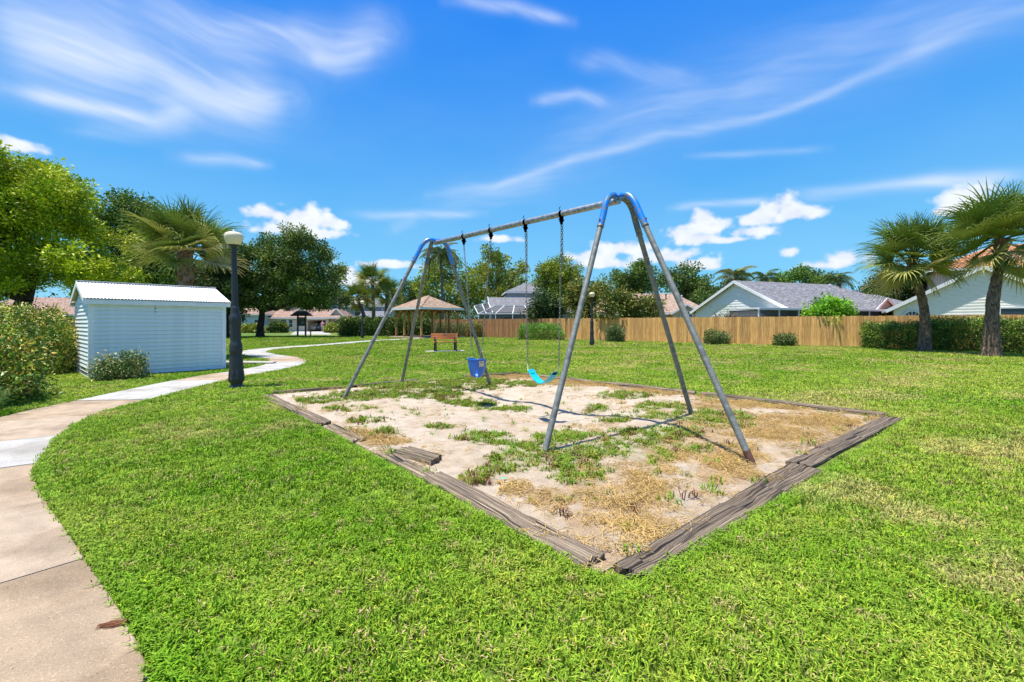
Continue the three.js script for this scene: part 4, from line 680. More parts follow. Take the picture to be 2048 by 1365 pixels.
// rounded clipped mass of leaves: points near the skin of a rounded box w x h x d standing on the ground
function leafMass(root, w, h, d, o) {
  const list = [], r = o.round ?? Math.min(w, h, d) * 0.45, unit = o.unit ?? 0.13;
  reseed(o.seed);
  const area = 2 * (w * h + h * d) + w * d, n = Math.round(area / (unit * unit) * (o.dense ?? 2.2));
  let guard = 0;
  while (list.length < n && guard++ < n * 40) {
    const x = rr(-w / 2, w / 2), y = rr(0.02, h), z = rr(-d / 2, d / 2), qx = Math.max(Math.abs(x) - w / 2 + r, 0), qy = Math.max(Math.abs(y - h / 2) - h / 2 + r * (y < h / 2 ? 0.35 : 1), 0), qz = Math.max(Math.abs(z) - d / 2 + r, 0);
    const s = Math.hypot(qx, qy, qz) - r + (vn3(x * 2.3 + o.seed, y * 2.3, z * 2.3) - 0.5) * (o.rough ?? 0.3) + (vn3(x * 6 + o.seed, y * 6, z * 6) - 0.5) * (o.rough ?? 0.3) * 0.5;
    const inside = Math.max(s, Math.abs(x) - w / 2, Math.abs(z) - d / 2, y - h);
    if (inside > 0 || inside < -(o.shell ?? 0.3)) continue;
    const odd = rnd(), k = rr(0.6, 1.3), col = odd < (o.tip ?? 0.2) ? tint(pick(o.tips ?? [[0.26, 0.26, 0.04]]), rr(0.7, 1.15)) : tint(o.color, k, rr(-0.12, 0.15));
    list.push([M4(x, y, z, rnd() * 6.28, rr(-0.8, 0.8), rr(-0.8, 0.8), o.big ? rr(0.8, 1.7) : rr(0.7, 1.3)), col]);
  }
  instanced(root, 'foliage', o.spray ?? SPRAY.hedge, hedgeLeaf, list);
  const stems = Math.max(2, Math.round(w / 0.35));
  for (let i = 0; i < stems; i++) { const x = (i + 0.5) / stems * w - w / 2, q = curve([new THREE.Vector3(x * 0.75, -0.05, 0), new THREE.Vector3(x * 0.85, h * 0.35, rr(-0.15, 0.15) * d), new THREE.Vector3(x * 0.95, h * 0.72, rr(-0.25, 0.25) * d)], 6); part(root, 'stem', tube(q, q.map((_, j) => 0.024 - 0.0025 * j), 6), barkDark); }
}
function shrub(name, label, cat, p, turn, w, h, d, o, group) { const s = thing(name, label, cat, p, turn, group); leafMass(s, w, h, d, o); return s; }
const fenceTurn = Math.atan2(fenceDir[1], fenceDir[0]);
const beforeFence = (px, off) => { const [x, z] = fenceAt(px); return V(x + fenceDir[1] * off, 0, z - fenceDir[0] * off); };   // off metres on the camera's side
const behindFence = (px, off) => { const p = beforeFence(px, -off); return [p.x, -p.z]; };
const green = [0.055, 0.105, 0.018], deep = [0.035, 0.07, 0.014], bright = [0.10, 0.22, 0.02];

// hedges and shrubs
shrub('clipped_hedge', 'bushy copper-tipped hedge at the footpath edge with ferns at its foot', 'hedge', V(-9.9, 0, 7.55), 0.5, 3.0, 1.28, 2.1, { seed: 201, color: [0.052, 0.10, 0.010], tip: 0.42, tips: [[0.32, 0.31, 0.03], [0.34, 0.22, 0.04], [0.26, 0.33, 0.03], [0.36, 0.33, 0.08]], rough: 0.5, dense: 2.0, shell: 0.42, round: 0.75, big: 1 });
shrub('clipped_hedge', 'tall rounded copper-tipped hedge beside the blue shed', 'hedge', V(-14.7, 0, 11.7), 0.75, 5.2, 1.88, 2.7, { seed: 202, color: [0.056, 0.105, 0.010], tip: 0.42, tips: [[0.32, 0.31, 0.03], [0.32, 0.22, 0.05], [0.27, 0.33, 0.03], [0.38, 0.36, 0.12]], rough: 0.5, dense: 1.5, shell: 0.45, round: 1.05, big: 1 });
shrub('small_shrub', 'compact dark shrub against the front wall of the blue shed', 'shrub', V(-9.72, 0, 11.32), shedTurn, 1.06, 0.66, 0.6, { seed: 203, color: [0.05, 0.09, 0.018], tip: 0.34, tips: [[0.26, 0.2, 0.07], [0.16, 0.22, 0.04], [0.3, 0.26, 0.12]], rough: 0.3, dense: 2.2, shell: 0.3, unit: 0.12, round: 0.36 });
shrub('round_shrub', 'ball shaped clipped shrub before the plank fence near the lamp', 'shrub', V((1230 - CX) / F * 34.2, 0, 34.2), 0, 1.2, 1.24, 1.2, { seed: 204, color: [0.05, 0.08, 0.018], tip: 0.2, tips: [[0.15, 0.16, 0.05]], unit: 0.17, spray: SPRAY.shrub, round: 0.58, dense: 2.4 });
shrub('low_shrub', 'two-lobed low shrub before the fence near the pale blue gable', 'shrub', V((1434 - CX) / F * 30.2, 0, 30.2), 0, 1.5, 0.9, 0.9, { seed: 205, color: [0.05, 0.085, 0.018], tip: 0.22, tips: [[0.17, 0.17, 0.05]], unit: 0.16, spray: SPRAY.shrub, round: 0.4, rough: 0.4 });
shrub('low_shrub', 'smallest trimmed shrub before the fence, between screen porch and clipped bushes', 'shrub', V((1569 - CX) / F * 28.1, 0, 28.1), 0, 1.18, 0.74, 0.8, { seed: 206, color: [0.05, 0.085, 0.018], tip: 0.22, tips: [[0.17, 0.17, 0.05]], unit: 0.15, spray: SPRAY.shrub, round: 0.36, rough: 0.36 });
shrub('leafy_hedge', 'long vivid green hedge before the dark brown stretch of fence', 'hedge', V((1082 - CX) / F * 38, 0, 38), fenceTurn * 0.45, 3.9, 1.36, 1.4, { seed: 207, color: [0.075, 0.16, 0.015], tip: 0.25, tips: [[0.12, 0.22, 0.02]], unit: 0.2, spray: SPRAY.shrub, round: 0.6, rough: 0.45 });
shrub('boxed_hedge', 'clipped hedge end behind the leaning palm trunk', 'hedge', beforeFence(1810, 1.0), fenceTurn, 3.6, 1.42, 1.15, { seed: 208, color: [0.05, 0.095, 0.016], tip: 0.3, tips: [[0.18, 0.28, 0.03], [0.24, 0.28, 0.04]], unit: 0.15, spray: SPRAY.shrub, round: 0.4, rough: 0.26 });
shrub('boxed_hedge', 'taller clipped hedge behind the thick palm trunk', 'hedge', beforeFence(1985, 1.15), fenceTurn, 5.4, 1.62, 1.25, { seed: 209, color: [0.05, 0.095, 0.016], tip: 0.3, tips: [[0.18, 0.28, 0.03], [0.24, 0.28, 0.04]], unit: 0.15, spray: SPRAY.shrub, round: 0.42, rough: 0.26 });
shrub('flowering_shrub', 'rounded shrub with orange flower heads beside the fence', 'shrub', beforeFence(963, 0.9), fenceTurn, 1.6, 1.62, 1.2, { seed: 210, color: [0.06, 0.09, 0.02], tip: 0.2, tips: [[0.5, 0.2, 0.02], [0.42, 0.28, 0.03]], unit: 0.2, spray: SPRAY.shrub, round: 0.5, rough: 0.35 });
shrub('mixed_hedge', 'loose dark hedge between the gazebo and the fence', 'hedge', beforeFence(908, 0.75), fenceTurn, 5.2, 1.45, 1.0, { seed: 211, color: [0.05, 0.085, 0.02], tip: 0.2, tips: [[0.2, 0.17, 0.06]], unit: 0.22, spray: SPRAY.shrub, round: 0.45, rough: 0.5 });
shrub('mixed_hedge', 'long dark hedge running behind the gazebo towards the palms', 'hedge', V(-13.8, 0, 50.2), 0.02, 9.6, 1.75, 1.6, { seed: 212, color: [0.05, 0.09, 0.018], tip: 0.22, tips: [[0.2, 0.16, 0.05], [0.14, 0.2, 0.04]], unit: 0.26, spray: SPRAY.mid, round: 0.6, rough: 0.5, dense: 3 });
shrub('small_shrub', 'trimmed dark green shrub under the pink house window', 'shrub', V((556 - CX) / F * 67, 0, 67), 0, 2.1, 1.35, 1.2, { seed: 213, color: deep, tip: 0.2, unit: 0.25, spray: SPRAY.mid, dense: 3, round: 0.55 });
shrub('small_shrub', 'yellow-green plants beside the garage and bent little palms', 'shrub', V((671 - CX) / F * 67, 0, 67), 0, 2.6, 1.1, 1.2, { seed: 214, color: [0.08, 0.13, 0.02], tip: 0.35, tips: [[0.32, 0.3, 0.05]], unit: 0.25, spray: SPRAY.mid, dense: 3, round: 0.5 });
shrub('small_shrub', 'yellow-leaved plants before the brick wall', 'shrub', V((505 - CX) / F * 66, 0, 66), 0, 3.0, 1.0, 1.0, { seed: 215, color: [0.09, 0.13, 0.02], tip: 0.35, tips: [[0.36, 0.33, 0.05]], unit: 0.25, spray: SPRAY.mid, dense: 3, round: 0.45 });
{ // ferns at the foot of the near hedge
  const rachis = (L) => curve([new THREE.Vector3(0, 0, 0), new THREE.Vector3(L * 0.25, L * 0.55, 0), new THREE.Vector3(L * 0.6, L * 0.78, 0), new THREE.Vector3(L * 0.95, L * 0.66, 0)], 16);
  const frond = (L) => { const q = rachis(L), gs = [tube(q, q.map((_, i) => 0.003 - 0.00014 * i), 4, false)], pos = []; for (let i = 2; i < q.length; i++) for (const s of [-1, 1]) { const l = 0.055 * Math.sin((i / 16) * 2.6 + 0.35) + 0.012, p = q[i], t = new THREE.Vector3(p.x + 0.012, p.y - 0.008, s * l), w = 0.011; pos.push(p.x - w, p.y, 0, p.x + w, p.y, 0, t.x, t.y, t.z); } const g = new THREE.BufferGeometry(); g.setAttribute('position', new THREE.Float32BufferAttribute(pos, 3)); g.computeVertexNormals(); gs.push(clean(g)); return merge(gs); };
  const fg = [0.5, 0.62, 0.72].map(frond), fm = [leafMat(0.10, 0.22, 0.025), leafMat(0.15, 0.26, 0.03)];
  reseed(221);
  [[-8.05, 6.65, 'feathery fern at the hedge foot next to bare soil'], [-8.0, 7.15, 'arching fern under the hedge corner by the footpath'], [-7.95, 6.2, 'broad fern tuft at the hedge foot beside the path'], [-8.3, 6.3, 'fern growing out of the lower hedge leaves']].forEach(([x, z, label]) => { const t = thing('fern', label, 'fern', V(x, 0, z), 0, 'ferns under the copper-tipped hedge'); for (let i = 0; i < 11; i++) { const f = part(t, 'frond', fg[i % 3], fm[i % 2]); f.rotation.y = rnd() * 6.28; f.rotation.z = rr(-0.15, 0.3); f.scale.setScalar(rr(0.7, 1.1)); } });
}

// ---------------------------------------------------------------- fan palms and feather palms
const fanGeo = (incl, seed) => {     // one fan leaf that leaves the crown at inclination incl (radians above level), along +x
  reseed(seed); const pl = rr(0.62, 0.92), pos = [];
  const dir = new THREE.Vector3(Math.cos(incl), Math.sin(incl), 0), up = new THREE.Vector3(-Math.sin(incl), Math.cos(incl), 0), z = new THREE.Vector3(0, 0, 1);
  const q = []; for (let i = 0; i <= 6; i++) { const t = i / 6; q.push(dir.clone().multiplyScalar(pl * t).add(new THREE.Vector3(0, -0.10 * t * t * Math.cos(incl), 0))); }
  const hub = q[6], n = 32;
  const leaflet = (a, L) => {
    const d = dir.clone().multiplyScalar(Math.cos(a)).addScaledVector(z, Math.sin(a)).addScaledVector(up, 0.10 + 0.22 * Math.abs(Math.sin(a)) - 0.1 * Math.cos(a)).normalize(), sd = d.clone().cross(up).normalize(), ws = [0.010, 0.026, 0.022, 0.012, 0.001], pts = [];
    let p = hub.clone(), v = d.clone(); const st = L / 4, droop = rr(0.10, 0.34);
    for (let k = 0; k < 5; k++) { pts.push(p.clone()); v.y -= k * k * 0.027 * (1 + droop * 3); v.normalize(); p = p.clone().addScaledVector(v, st); }
    for (let k = 0; k < 4; k++) { const A = pts[k], B = pts[k + 1], a0 = A.clone().addScaledVector(sd, ws[k]), a1 = A.clone().addScaledVector(sd, -ws[k]), b0 = B.clone().addScaledVector(sd, ws[k + 1]), b1 = B.clone().addScaledVector(sd, -ws[k + 1]), fold = up.clone().multiplyScalar(-0.012); const Af = A.clone().add(fold), Bf = B.clone().add(fold); for (const t of [[a0, Af, Bf], [a0, Bf, b0], [Af, a1, b1], [Af, b1, Bf]]) for (const w of t) pos.push(w.x, w.y, w.z); }
  };
  for (let i = 0; i < n; i++) { const a = (i / (n - 1) - 0.5) * 4.1 + rr(-0.04, 0.04); leaflet(a, (0.6 + 0.4 * Math.cos(a * 0.5)) * rr(0.86, 1.14)); }
  const g = new THREE.BufferGeometry(); g.setAttribute('position', new THREE.Float32BufferAttribute(pos, 3)); g.computeVertexNormals();
  return merge([clean(g), tube(q, [0.026, 0.02, 0.017, 0.015, 0.014, 0.013, 0.012], 6)]);
};
const FANS = [1.35, 1.0, 0.65, 0.3, 0.0, -0.35, -0.75].map((i, k) => [fanGeo(i, 300 + k), fanGeo(i + 0.1, 320 + k)]);
const fanM = [leafMat(0.15, 0.235, 0.04, { roughness: 0.42, transmission: 0.42 }), leafMat(0.21, 0.29, 0.05, { roughness: 0.42, transmission: 0.42 }), leafMat(0.30, 0.35, 0.075, { roughness: 0.45, transmission: 0.42 }), leafMat(0.46, 0.45, 0.12, { roughness: 0.5, transmission: 0.4 }), leafMat(0.52, 0.42, 0.18, { roughness: 0.8, transmission: 0.15 })];
const flowerM = leafMat(0.42, 0.42, 0.06);
const bootM = mat(0.30, 0.20, 0.13, { map: rep(T.bark, 1.3), bumpMap: rep(T.bark, 1.3), bumpScale: 0.02, roughness: 1 }), palmBark = mat(0.34, 0.255, 0.19, { map: rep(T.bark, 1.4), bumpMap: rep(T.bark, 1.4), bumpScale: 0.012, roughness: 1 }), fibreM = mat(0.30, 0.15, 0.06, { map: rep(T.bark, 2), roughness: 1 });
function palmTrunk(root, pts, radii, rough, m, seed) {
  const q = curve(pts, 60), n = q.length - 1, rad = q.map((_, i) => { const t = i / n * (radii.length - 1), k = Math.min(radii.length - 2, Math.floor(t)); return mix(radii[k], radii[k + 1], t - k); });
  const g = tube(q, rad, 22), p = g.attributes.position;
  for (let i = 0; i < p.count; i++) { const x = p.getX(i), y = p.getY(i), z = p.getZ(i), k = clamp(y / q[n].y) * n, c = q[Math.min(n, Math.round(Math.max(0, k)))], a = Math.atan2(z - c.z, x - c.x), s = 1 + rough * (fbm(a * 2.5 + seed, y * 5 + seed, 3) - 0.5) * 2 + rough * 0.35 * (vn(y * 9 + seed, 3) - 0.5); p.setX(i, c.x + (x - c.x) * s); p.setZ(i, c.z + (z - c.z) * s); }
  g.computeVertexNormals(); return part(root, 'trunk', g, m);
}
function fanPalm(o) {
  const root = thing('fan_palm', o.label, 'palm tree', V(o.at[0], 0, o.at[1]), 0, o.group), top = o.top.clone().sub(root.position);
  const mid = new THREE.Vector3(top.x * 0.35 + (o.bow ?? 0), top.y * 0.45, top.z * 0.4);
  palmTrunk(root, [new THREE.Vector3(0, -0.1, 0), mid, new THREE.Vector3(top.x * 0.92, top.y * 0.86, top.z * 0.9), top], o.radii, o.rough ?? 0.1, o.bark ?? bootM, o.seed);
  reseed(o.seed);
  const s = o.scale ?? 1;
  // old leaf bases round the top of the trunk
  for (let i = 0; i < (o.boots ?? 14); i++) { const a = i * 2.4, y = top.y - 0.12 - (i / 14) * 0.7 * s, r = o.radii[o.radii.length - 1]; part(root, 'leaf_base', bar(new THREE.Vector3(top.x + Math.cos(a) * r * 0.8, y - 0.12, top.z + Math.sin(a) * r * 0.8), new THREE.Vector3(top.x + Math.cos(a) * r * 1.45, y + 0.16, top.z + Math.sin(a) * r * 1.45), 0.1 * s, 0.035), i % 2 ? fibreM : bootM); }
  const rows = o.rows ?? [4, 6, 7, 7, 6, 5, 3];
  rows.forEach((n, k) => { for (let i = 0; i < n; i++) { const f = part(root, 'frond', FANS[k][i % 2], o.dark ? (k < 3 ? fanM[pick([0, 1, 1])] : k < 5 ? fanM[pick([1, 1, 2, 2])] : fanM[pick([1, 2, 3, 4])]) : k < 2 ? fanM[i % 2] : k < 3 ? fanM[pick([0, 1, 2])] : k < 4 ? fanM[pick([1, 2, 2, 3])] : fanM[pick([2, 3, 3, 4])]); f.position.set(top.x, top.y + 0.12 - k * 0.05, top.z); { const inc = [1.35, 1.0, 0.65, 0.3, 0.0, -0.35, -0.75][k], ax = new THREE.Vector3(Math.cos(inc), Math.sin(inc), 0), az = new THREE.Quaternion().setFromAxisAngle(new THREE.Vector3(0, 1, 0), i / n * 6.283 + k * 0.7 + rr(-0.25, 0.25)); f.quaternion.copy(az.multiply(new THREE.Quaternion().setFromAxisAngle(ax, rr(-1.0, 1.0))).multiply(new THREE.Quaternion().setFromAxisAngle(new THREE.Vector3(0, 0, 1), rr(-0.22, 0.22)))); } f.scale.setScalar(s * rr(0.86, 1.12) * (k === 0 ? 0.85 : 1)); } });
  if (o.flowers) { const list = []; for (let i = 0; i < 260; i++) { const t = rnd(), a = o.flowers + rr(-0.25, 0.25); list.push([M4(top.x + Math.cos(a) * t * 1.15 * s + rr(-0.1, 0.1), top.y + 0.35 + 0.55 * t - 0.5 * t * t + rr(-0.12, 0.12), top.z + Math.sin(a) * t * 1.15 * s + rr(-0.1, 0.1), rnd() * 6.28, rr(-1, 1), rr(-1, 1), 0.55), new THREE.Color(0.42, 0.42, 0.06)]); } instanced(root, 'flower_spray', SPRAY.hedge, foliage, list); }
  return root;
}
const pinnate = (L, seed, droop) => { reseed(seed); const q = [], pos = []; for (let i = 0; i <= 22; i++) { const t = i / 22; q.push(new THREE.Vector3(L * (t - 0.12 * t * t * droop), L * (0.62 * t - (0.55 + 0.42 * droop) * t * t), 0)); } for (let i = 3; i <= 22; i++) for (const s of [-1, 1]) for (let r = 0; r < 3; r++) { const t = i / 22, l = L * 0.27 * Math.sin(Math.min(1, t * 1.1 + 0.12) * 2.7) + 0.12, p = q[i].clone().lerp(q[i - 1], r / 3), a = rr(-0.25, 0.55), m = p.clone().add(new THREE.Vector3(l * 0.3, l * 0.22 * a, s * l * 0.5)), e = p.clone().add(new THREE.Vector3(l * 0.5, -l * (0.45 + 0.3 * rnd()) + l * 0.2 * a, s * l * 0.8)), w = 0.018 * L / 2.5; pos.push(p.x - w, p.y, p.z, p.x + w, p.y, p.z, m.x + w, m.y, m.z, p.x - w, p.y, p.z, m.x + w, m.y, m.z, m.x - w, m.y, m.z, m.x - w, m.y, m.z, m.x + w, m.y, m.z, e.x, e.y, e.z); } const g = new THREE.BufferGeometry(); g.setAttribute('position', new THREE.Float32BufferAttribute(pos, 3)); g.computeVertexNormals(); return merge([clean(g), tube(q, q.map((_, i) => 0.03 * (1 - i / 25)), 5)]); };
const FEATHERS = [pinnate(2.6, 401, 0.6), pinnate(2.8, 402, 1.0), pinnate(2.5, 403, 1.6)];
const featherM = [leafMat(0.07, 0.125, 0.03), leafMat(0.11, 0.155, 0.03), leafMat(0.22, 0.2, 0.04)];
function featherPalm(o) {
  const root = thing('feather_palm', o.label, 'palm tree', V(o.at[0], 0, o.at[1]), 0, o.group), h = o.top;
  palmTrunk(root, [new THREE.Vector3(0, -0.1, 0), new THREE.Vector3(0.05, h * 0.5, 0), new THREE.Vector3(o.lean ?? 0.1, h, 0)], [0.22, 0.17, 0.16], 0.04, palmBark, o.seed); reseed(o.seed);
  const n = o.n ?? 17; for (let i = 0; i < n; i++) { const f = part(root, 'frond', FEATHERS[i % 3], featherM[o.yellow && i % 4 === 0 ? 2 : i % 2]); f.position.set(o.lean ?? 0.1, h - 0.05, 0); f.rotation.order = 'YXZ'; f.rotation.y = i * 2.4 + rr(-0.3, 0.3); f.rotation.z = mix(0.75, -0.75, i / n) + rr(-0.12, 0.12); f.scale.setScalar((o.scale ?? 1) * rr(0.85, 1.1)); }
  return root;
}
{
  // the palm behind the shed, the two by the hedge, and those far behind
  fanPalm({ label: 'wide fan palm with smooth pale trunk rising behind the shed', at: [-12.9, 18], top: atDepth(371, 498, 18), radii: [0.3, 0.26, 0.24, 0.25], rough: 0.03, bark: palmBark, seed: 501, scale: 1.15, boots: 26, rows: [6, 8, 9, 9, 8, 4, 0], flowers: 0.3 });
  fanPalm({ label: 'leaning fan palm with rough dark trunk near the hedge end', at: groundAt(1850, 703), top: atDepth(1826, 515, 22.9), radii: [0.30, 0.2, 0.17, 0.16, 0.19], rough: 0.16, seed: 502, scale: 1.32, bow: 0.18, dark: true, rows: [5, 8, 9, 9, 7, 5, 3] });
  fanPalm({ label: 'thick trunked fan palm with yellow flower spray before the tall hedge', at: groundAt(1984, 713), top: atDepth(2004, 478, 19.7), radii: [0.35, 0.22, 0.19, 0.18, 0.21], rough: 0.16, seed: 503, scale: 1.4, bow: -0.08, flowers: 1.9, dark: true, rows: [5, 8, 9, 9, 7, 5, 3] });
  const far = { radii: [0.26, 0.2, 0.18, 0.19], rough: 0.05, bark: palmBark, boots: 6, group: 'fan palms behind the hedge' };
  fanPalm({ ...far, label: 'tallest straight fan palm of the clump behind the hedge', at: [(748 - CX) / F * 54, 54], top: atDepth(745, 562, 54), seed: 504, scale: 1.35, flowers: 2.6 });
  fanPalm({ ...far, label: 'fan palm with strongly leaning trunk near the distant lamp', at: [(738 - CX) / F * 52, 52], top: atDepth(716, 596, 52), seed: 505, scale: 1.2 });
  fanPalm({ ...far, label: 'fan palm closest to the gazebo roof', at: [(770 - CX) / F * 56, 56], top: atDepth(774, 588, 56), seed: 506, scale: 1.3 });
  const g = 'feather palms over the roofs';
  featherPalm({ label: 'big arching feather palm over the grey shingled ridge', at: [(1470 - CX) / F * 58, 58], top: EYE + (HY - 556) / F * 58, seed: 511, yellow: true, scale: 1.15, n: 20, group: g });
  featherPalm({ label: 'wind-blown feather palm beside the arching one', at: [(1532 - CX) / F * 62, 62], top: EYE + (HY - 556) / F * 62, seed: 512, scale: 0.95, group: g });
  featherPalm({ label: 'lone feather palm between roof vents and dark oaks', at: [(1675 - CX) / F * 64, 64], top: EYE + (HY - 560) / F * 64, seed: 513, scale: 0.95, group: g });
  featherPalm({ label: 'ragged feather palm with hanging fronds above the gazebo', at: [(884 - CX) / F * 58, 58], top: EYE + (HY - 510) / F * 58, seed: 514, scale: 1.1, n: 22, yellow: true, lean: -0.2, group: g });
  for (const [px, l] of [[694, 'bent little palm with bright fronds beside the garage'], [704, 'second bent little palm with bright fronds near the blue house']]) { const r = featherPalm({ label: l, at: [(px - CX) / F * 62, 62], top: 1.75, seed: 515 + px, scale: 0.55, n: 13, yellow: true, lean: px < 700 ? -0.35 : 0.3, group: 'little palms by the garage' }); }
}

// ---------------------------------------------------------------- trees
tree({ label: 'massive yellow-green tree overhanging the hedge and shed', at: [-24.6, 22], seed: 601, leaf: 'near', color: [0.12, 0.18, 0.010], tip: 0.5, tipColor: [0.34, 0.37, 0.015], trunk: 0.42, fork: 2.6, lean: 1.2, dark: true, limbs: 10, dense: 0.8, low: 2.4, lobes: [[-110, 360, 90], [-60, 370, 85], [20, 355, 58], [85, 362, 46], [135, 385, 44], [172, 418, 38], [180, 470, 36], [125, 445, 52], [50, 430, 62], [-50, 470, 85], [35, 515, 58], [105, 525, 46], [178, 525, 36, -1], [205, 550, 26, -1.5], [150, 555, 34, -1], [60, 560, 40], [-30, 560, 60]] });
tree({ label: 'dark upright tree behind the fan palm and shed', at: [-25.2, 31], seed: 602, leaf: 'mid', color: [0.05, 0.10, 0.012], tip: 0.22, tipColor: [0.16, 0.2, 0.02], trunk: 0.3, lobes: [[252, 405, 28], [270, 430, 34], [240, 455, 36], [290, 470, 40], [250, 500, 42], [310, 520, 46], [250, 550, 44], [330, 565, 40], [210, 580, 40], [290, 590, 46]] });
tree({ label: 'dense dark tree filling the gap between palm and oak', at: [-27.5, 44], seed: 603, leaf: 'mid', color: [0.04, 0.075, 0.012], tip: 0.12, tipColor: [0.14, 0.14, 0.03], trunk: 0.3, dark: true, lobes: [[350, 570, 42], [400, 560, 44], [440, 545, 38], [470, 500, 22], [455, 520, 26], [380, 600, 40], [430, 600, 40], [475, 590, 26]] });
tree({ name: 'oak_tree', label: 'spreading dark live oak with forked trunk on the lawn', at: [(520 - CX) / F * 46, 46], seed: 604, leaf: 'mid', color: [0.058, 0.098, 0.018], tip: 0.28, tipColor: [0.15, 0.18, 0.03], trunk: 0.36, fork: 2.7, lean: 0.2, dark: true, limbs: 12, dense: 0.95, low: 3.1, lobes: [[575, 478, 24], [603, 474, 20], [540, 497, 27], [508, 508, 22], [640, 505, 22], [622, 488, 16], [565, 520, 40], [520, 545, 40], [480, 570, 34], [610, 535, 36], [650, 545, 26], [665, 572, 20], [672, 595, 16], [590, 572, 42], [545, 590, 36], [495, 605, 24], [640, 590, 26], [650, 618, 16], [610, 608, 22], [470, 610, 16], [460, 545, 22]] });
tree({ label: 'tall airy tree with yellowing leaves behind the gazebo', at: [(885 - CX) / F * 66, 66], seed: 605, leaf: 'far', color: [0.085, 0.13, 0.016], tip: 0.36, tipColor: [0.28, 0.27, 0.02], trunk: 0.3, dense: 0.5, lobes: [[860, 530, 16], [900, 520, 22], [870, 555, 26], [915, 550, 28], [845, 580, 22], [890, 590, 30], [935, 580, 26], [930, 610, 24], [860, 615, 24]] });
tree({ label: 'tall airy tree behind the pool enclosure roof', at: [(1000 - CX) / F * 68, 68], seed: 606, leaf: 'far', color: [0.085, 0.13, 0.016], tip: 0.34, tipColor: [0.28, 0.27, 0.02], trunk: 0.3, dense: 0.5, lobes: [[985, 512, 16], [995, 530, 22], [960, 545, 22], [1030, 545, 22], [1000, 560, 30], [965, 580, 28], [1035, 575, 20], [1000, 600, 30]] });
tree({ label: 'bright leafy tree rising beside the grey upper storey', at: [(1115 - CX) / F * 52, 52], seed: 607, leaf: 'mid', color: [0.085, 0.125, 0.014], tip: 0.38, tipColor: [0.25, 0.27, 0.02], trunk: 0.22, lobes: [[1095, 540, 18], [1120, 532, 20], [1145, 545, 16], [1085, 562, 20], [1115, 565, 28], [1150, 570, 20], [1120, 595, 28], [1152, 600, 20]] });
tree({ label: 'low dark evergreen tree just behind the brown fence stretch', at: behindFence(1088, 2.2), seed: 608, leaf: 'mid', color: [0.03, 0.06, 0.014], tip: 0.08, tipColor: [0.09, 0.12, 0.03], trunk: 0.16, fork: 1.2, lobes: [[1090, 605, 24], [1070, 622, 16], [1110, 622, 20], [1090, 628, 22]] });
tree({ label: 'olive leaved small tree behind the fence next to the lawn lamp', at: behindFence(1165, 2.0), seed: 609, leaf: 'mid', color: [0.075, 0.095, 0.016], tip: 0.28, tipColor: [0.19, 0.17, 0.03], trunk: 0.13, fork: 1.3, dense: 0.85, lobes: [[1160, 580, 20], [1148, 605, 20], [1175, 605, 24], [1160, 622, 22], [1185, 590, 14]] });
tree({ label: 'wide olive leaved tree leaning over the fence before the tan roof', at: behindFence(1255, 2.2), seed: 610, leaf: 'mid', color: [0.07, 0.095, 0.016], tip: 0.3, tipColor: [0.2, 0.18, 0.03], trunk: 0.14, fork: 1.3, dense: 0.85, lobes: [[1205, 572, 15], [1220, 592, 22], [1250, 598, 24], [1215, 615, 22], [1285, 605, 22], [1312, 612, 14], [1265, 620, 22], [1298, 624, 16]] });
const farT = { leaf: 'far', dense: 0.8, color: [0.055, 0.095, 0.016], tip: 0.12, tipColor: [0.12, 0.16, 0.03], trunk: 0.28, group: 'dark trees beyond the houses' };
tree({ ...farT, label: 'dark tree behind the tan roof and near the lawn lamp', at: [(1260 - CX) / F * 74, 74], seed: 611, lobes: [[1240, 560, 20], [1265, 548, 20], [1290, 545, 20], [1255, 575, 26], [1290, 572, 28]] });
tree({ ...farT, label: 'dark tree behind the tan roof and its pale vents', at: [(1365 - CX) / F * 76, 76], seed: 612, lobes: [[1340, 555, 18], [1375, 548, 22], [1395, 565, 20], [1350, 575, 24], [1385, 582, 26]] });
tree({ ...farT, label: 'low green tree left of the grey gable apex', at: [(1425 - CX) / F * 70, 70], seed: 613, lobes: [[1420, 580, 16], [1440, 590, 20], [1410, 598, 18]] });
tree({ ...farT, label: 'bright low tree between the feather palms', at: [(1590 - CX) / F * 70, 70], seed: 614, color: [0.08, 0.15, 0.02], lobes: [[1575, 562, 16], [1600, 556, 15], [1560, 572, 18], [1620, 570, 18]] });
tree({ ...farT, label: 'sparse airy tree over the grey roof ridge', at: [(1640 - CX) / F * 80, 80], seed: 615, dense: 0.6, lobes: [[1610, 548, 11], [1632, 552, 12], [1655, 560, 12], [1640, 570, 15]] });
tree({ ...farT, name: 'oak_tree', label: 'dark oak mass behind the leaning palm trunk', at: [(1800 - CX) / F * 52, 52], seed: 616, leaf: 'mid', color: [0.033, 0.06, 0.014], lobes: [[1730, 585, 20], [1765, 575, 26], [1800, 560, 26], [1840, 555, 28], [1870, 565, 24], [1750, 598, 22], [1820, 590, 34], [1870, 595, 28]] });
tree({ name: 'citrus_tree', label: 'glossy bright green bush-like tree topping the fence by the screen porch', at: behindFence(1668, 1.1), seed: 617, leaf: 'near', color: [0.10, 0.22, 0.016], tip: 0.3, tipColor: [0.2, 0.33, 0.02], trunk: 0.07, fork: 1.0, low: 1.0, lobes: [[1662, 612, 16], [1680, 615, 16], [1640, 625, 12], [1700, 625, 14], [1668, 628, 20]] });
tree({ ...farT, label: 'green tree behind the gazebo and palm clump', at: [(825 - CX) / F * 80, 80], seed: 618, color: [0.06, 0.10, 0.02], lobes: [[820, 582, 20], [845, 592, 22], [800, 602, 22], [835, 615, 26]] });
